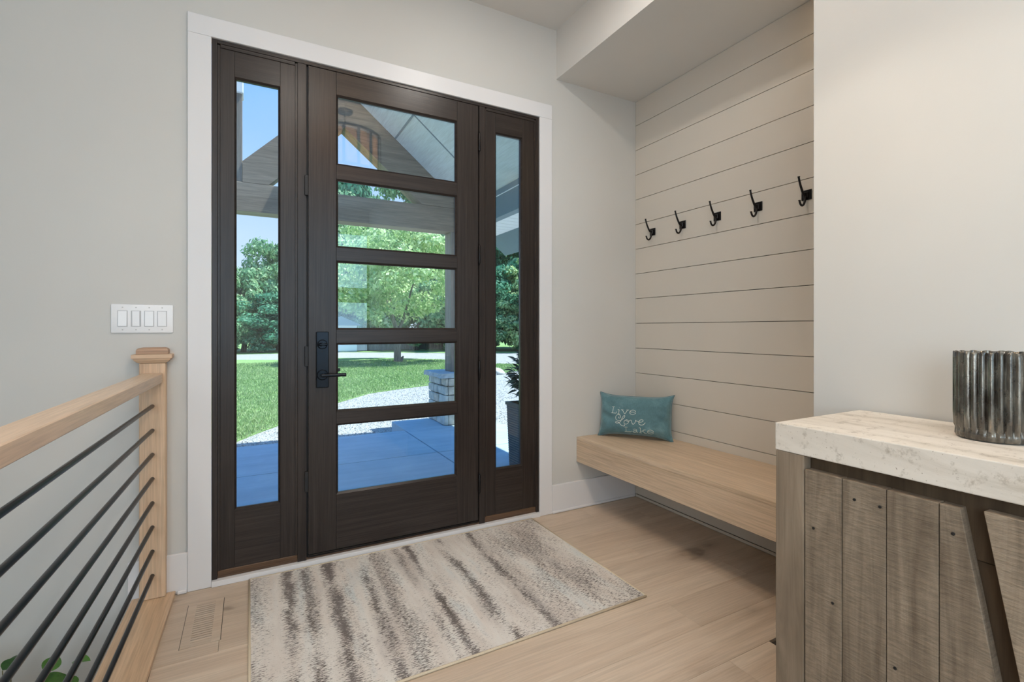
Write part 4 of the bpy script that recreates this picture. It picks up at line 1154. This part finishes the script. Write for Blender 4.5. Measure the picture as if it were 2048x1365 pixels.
for k in range(760):
    th = rs.uniform(0, 2 * PI); ph = math.acos(rs.uniform(-1, 1)); r_ = .265 * rs.uniform(.45, 1.0)
    p = Vector((r_ * math.sin(ph) * math.cos(th), r_ * math.sin(ph) * math.sin(th), .80 + .27 * math.cos(ph) * rs.uniform(.7, 1)))
    o = link('leaf', sl_, pn, p, (rs.uniform(-.4, 1.1), rs.uniform(-.4, .4), th - PI / 2 + rs.uniform(-.7, .7)))
    s = rs.uniform(.8, 1.2); o.scale = (s, s, s)
# boulder by the drive
bm = bmesh.new(); bmesh.ops.create_icosphere(bm, subdivisions=3, radius=.22)
for v in bm.verts:
    v.co *= 1 + .35 * mnoise.noise(v.co * 5); v.co.z *= .6
tag(obj('boulder', bm, M['stoneA'], None, loc=(6.62, 10.55, GZ + .06), smooth=True), 'small grey boulder at the lawn edge beside the gravel drive', 'boulder')

# ---- trees
def crown_mesh(name, mat, clumps, n, leaf, seed, rad=(1, 1, 1), zsq=.55):
    rr = random.Random(seed); V = []; F = []
    for c_ in range(clumps):
        while True:
            p = Vector((rr.uniform(-1, 1), rr.uniform(-1, 1), rr.uniform(-1, 1)))
            if .25 < p.length < 1: break
        c0 = Vector((p.x * rad[0], p.y * rad[1], p.z * rad[2])); cr_ = rr.uniform(.16, .34) * (rad[0] + rad[2]) / 2
        for k in range(n):
            q = Vector((rr.gauss(0, 1), rr.gauss(0, 1), rr.gauss(0, 1))).normalized() * cr_ * rr.random() ** .3
            q.z *= zsq
            pos = c0 + q; s = leaf * rr.uniform(.6, 1.25)
            nrm = (q.normalized() + Vector((rr.uniform(-.8, .8), rr.uniform(-.8, .8), rr.uniform(-.3, 1.0)))).normalized()
            t1 = nrm.orthogonal().normalized(); t1 = Matrix.Rotation(rr.uniform(0, 2 * PI), 3, nrm) @ t1; t2 = nrm.cross(t1)
            n0 = len(V)
            V += [pos - t1 * s, pos + t2 * s * .45, pos + t1 * s, pos - t2 * s * .45]; F.append((n0, n0 + 1, n0 + 2, n0 + 3))
    me = bpy.data.meshes.new(name); me.from_pydata([tuple(v) for v in V], [], F); me.materials.append(mat); return me
cA = crown_mesh('crown', M['leafA'], 70, 230, .14, 1, (2.6, 2.2, 2.9))
cB = crown_mesh('crown', M['leafB'], 60, 230, .13, 2, (2.4, 2.2, 2.5))
cC = crown_mesh('crown', M['leafC'], 70, 230, .15, 3, (2.7, 2.2, 3.3))
cD = crown_mesh('crown', M['leafA'], 60, 230, .13, 4, (2.4, 2.0, 2.2))
bm = bmesh.new(); tube(bm, spline([(0, 0, 0), (.05, .02, .35), (-.03, .03, .7), (.02, 0, 1.0)], 4), [.05, .047, .044, .042, .04, .038, .036, .034, .032, .03, .028, .026, .02], 8)
TR = mesh('trunk', bm, M['bark'], smooth=True)
def tree(x, y, h, crown, sxy, sz, label, group=None, rz=0, low=.0):
    r = empty('tree', (x, y, GZ)); tag(r, label, 'tree', group)
    o = link('trunk', TR, r, (0, 0, 0)); k = h * .75; o.scale = (3.2, 3.2, k)
    c_ = link('crown', crown, r, (0, 0, h - sz * crown_h[crown.name]), (0, 0, rz)); c_.scale = (sxy, sxy, sz)
    return r
crown_h = {cA.name: 2.9, cB.name: 2.5, cC.name: 3.3, cD.name: 2.2}
K = 0
W = [ # x, y, height, crown, sxy, sz
 (-3.4, 31, 6.6, cC, 1.0, 1.0), (-2.0, 29.5, 5.2, cA, .9, .9), (-.3, 30, 5.9, cD, .85, 1.3), (1.6, 31, 7.0, cA, .9, 1.15), (.6, 28.9, 3.4, cC, .75, .52), (-1.4, 28.7, 3.0, cD, .7, .7),
 (2.8, 29.2, 4.2, cC, .8, .65), (4.6, 32, 10.6, cA, 1.15, 1.6), (6.9, 33, 12.4, cC, 1.15, 1.75), (9.6, 31.8, 13.2, cA, 1.15, 1.9), (12.2, 30.5, 13.4, cD, 1.3, 2.6), (14.6, 29, 12.5, cC, 1.2, 1.75), (11.5, 28.6, 8.6, cB, 1.0, 1.5),
 (5.4, 29.6, 5.6, cD, 1.0, 1.2), (7.6, 29.2, 6.6, cB, 1.0, 1.25), (9.4, 27.6, 5.6, cD, 1.0, 1.2), (11.6, 26.2, 6.2, cA, 1.0, 1.05), (13.5, 24.8, 5.2, cC, .9, .75), (3.6, 30.2, 5.8, cA, .8, .95), (13.0, 23.9, 3.4, cD, .8, .76), (14.6, 23.4, 3.8, cC, .75, .56),
 (16.5, 26, 9.0, cC, 1.2, 1.35), (15.2, 22.8, 6.0, cB, .95, 1.15), (19.5, 25, 10, cA, 1.3, 1.6), (18, 21.8, 6.4, cC, 1.0, .95), (21, 19, 6.5, cD, 1.1, 1.4)]
ORD = ['first', 'second', 'third', 'fourth', 'fifth', 'sixth', 'seventh', 'eighth', 'ninth', 'tenth', 'eleventh', 'twelfth', 'thirteenth', 'fourteenth', 'fifteenth', 'sixteenth', 'seventeenth', 'eighteenth', 'nineteenth', 'twentieth']
KN = {cA.name: 'mid green leafy', cB.name: 'bright yellow-green', cC.name: 'dark green dense', cD.name: 'rounded green bushy'}
for back in (True, False):
    row = sorted([w for w in W if (w[2] >= 6.55) == back], key=lambda w: (w[0] / (w[1] + 2.6)))
    for i, (x_, y_, h, c_, sa, sz_) in enumerate(row):
        nm = '%s %s tree beyond the drive, %s from left of the %s ones' % ('tall' if back else 'low', KN[c_.name], ORD[i], 'tall' if back else 'low')
        tree(x_, y_, h, c_, sa, sz_, nm, 'trees of the wooded strip beyond the drive', random.uniform(0, 6))
# lawn tree with forked trunk
lt = empty('tree', (5.36, 17.2, GZ)); tag(lt, 'young yellow-green lawn tree with a forked grey trunk in front of the drive', 'tree')
bm = bmesh.new(); tube(bm, spline([(.10, 0, -.0), (.0, 0, .12), (0, 0, .7), (0, 0, 1.35)], 4), [.30, .22, .18, .165, .155, .15, .148, .146, .144, .142, .14, .138, .135], 12)
obj('trunk', bm, M['bark'], lt, smooth=True)
for pts, r0 in (([(0, 0, 1.25), (-.22, 0, 1.9), (-.32, .05, 2.8), (-.4, .1, 4.2)], .10), ([(0, 0, 1.25), (.26, .05, 1.8), (.5, .1, 2.6), (.75, 0, 3.6)], .085), ([(-.28, .03, 2.3), (-.8, -.2, 2.9), (-1.3, -.3, 3.5)], .045)):
    bm = bmesh.new(); q = spline(pts, 4); tube(bm, q, [r0 * (1 - .7 * i / (len(q) - 1)) for i in range(len(q))], 8); obj('branch', bm, M['bark'], lt, smooth=True)
cL = crown_mesh('crown', M['leafB'], 105, 200, .10, 9, (3.1, 3.2, 1.9))
link('crown', cL, lt, (-.05, 0, 3.75))

# fence and shed at the far side of the drive
fn = empty('board_fence', (8, 27.8, GZ + .019)); tag(fn, 'weathered grey board fence beyond the drive, behind the lawn tree', 'fence')
for k in range(9):
    box('post', -3.6 + k * .95 - .05, -3.6 + k * .95 + .05, -.05, .05, 0, 1.35, M['fence'], fn)
for k in range(8):
    for j in range(6):
        x0_ = -3.6 + k * .95 + .055 + j * .14
        box('board', x0_, x0_ + .132, -.012, .012, .04, 1.28, M['fence'], fn)
sh = empty('garden_shed', (4.9, 27.9, GZ + .019)); tag(sh, 'low pale grey-blue shed beyond the drive, left of the board fence', 'shed')
box('wall', -1.1, .75, -.6, 1.0, 0, 1.55, M['stucco'], sh)
bm = bmesh.new(); prism(bm, [(-1.25, 1.551), (.9, 1.551), (.9, 1.62), (-.17, 2.1), (-1.25, 1.62)], -.75, 1.15, 'y'); obj('roof', bm, M['fascia'], sh)
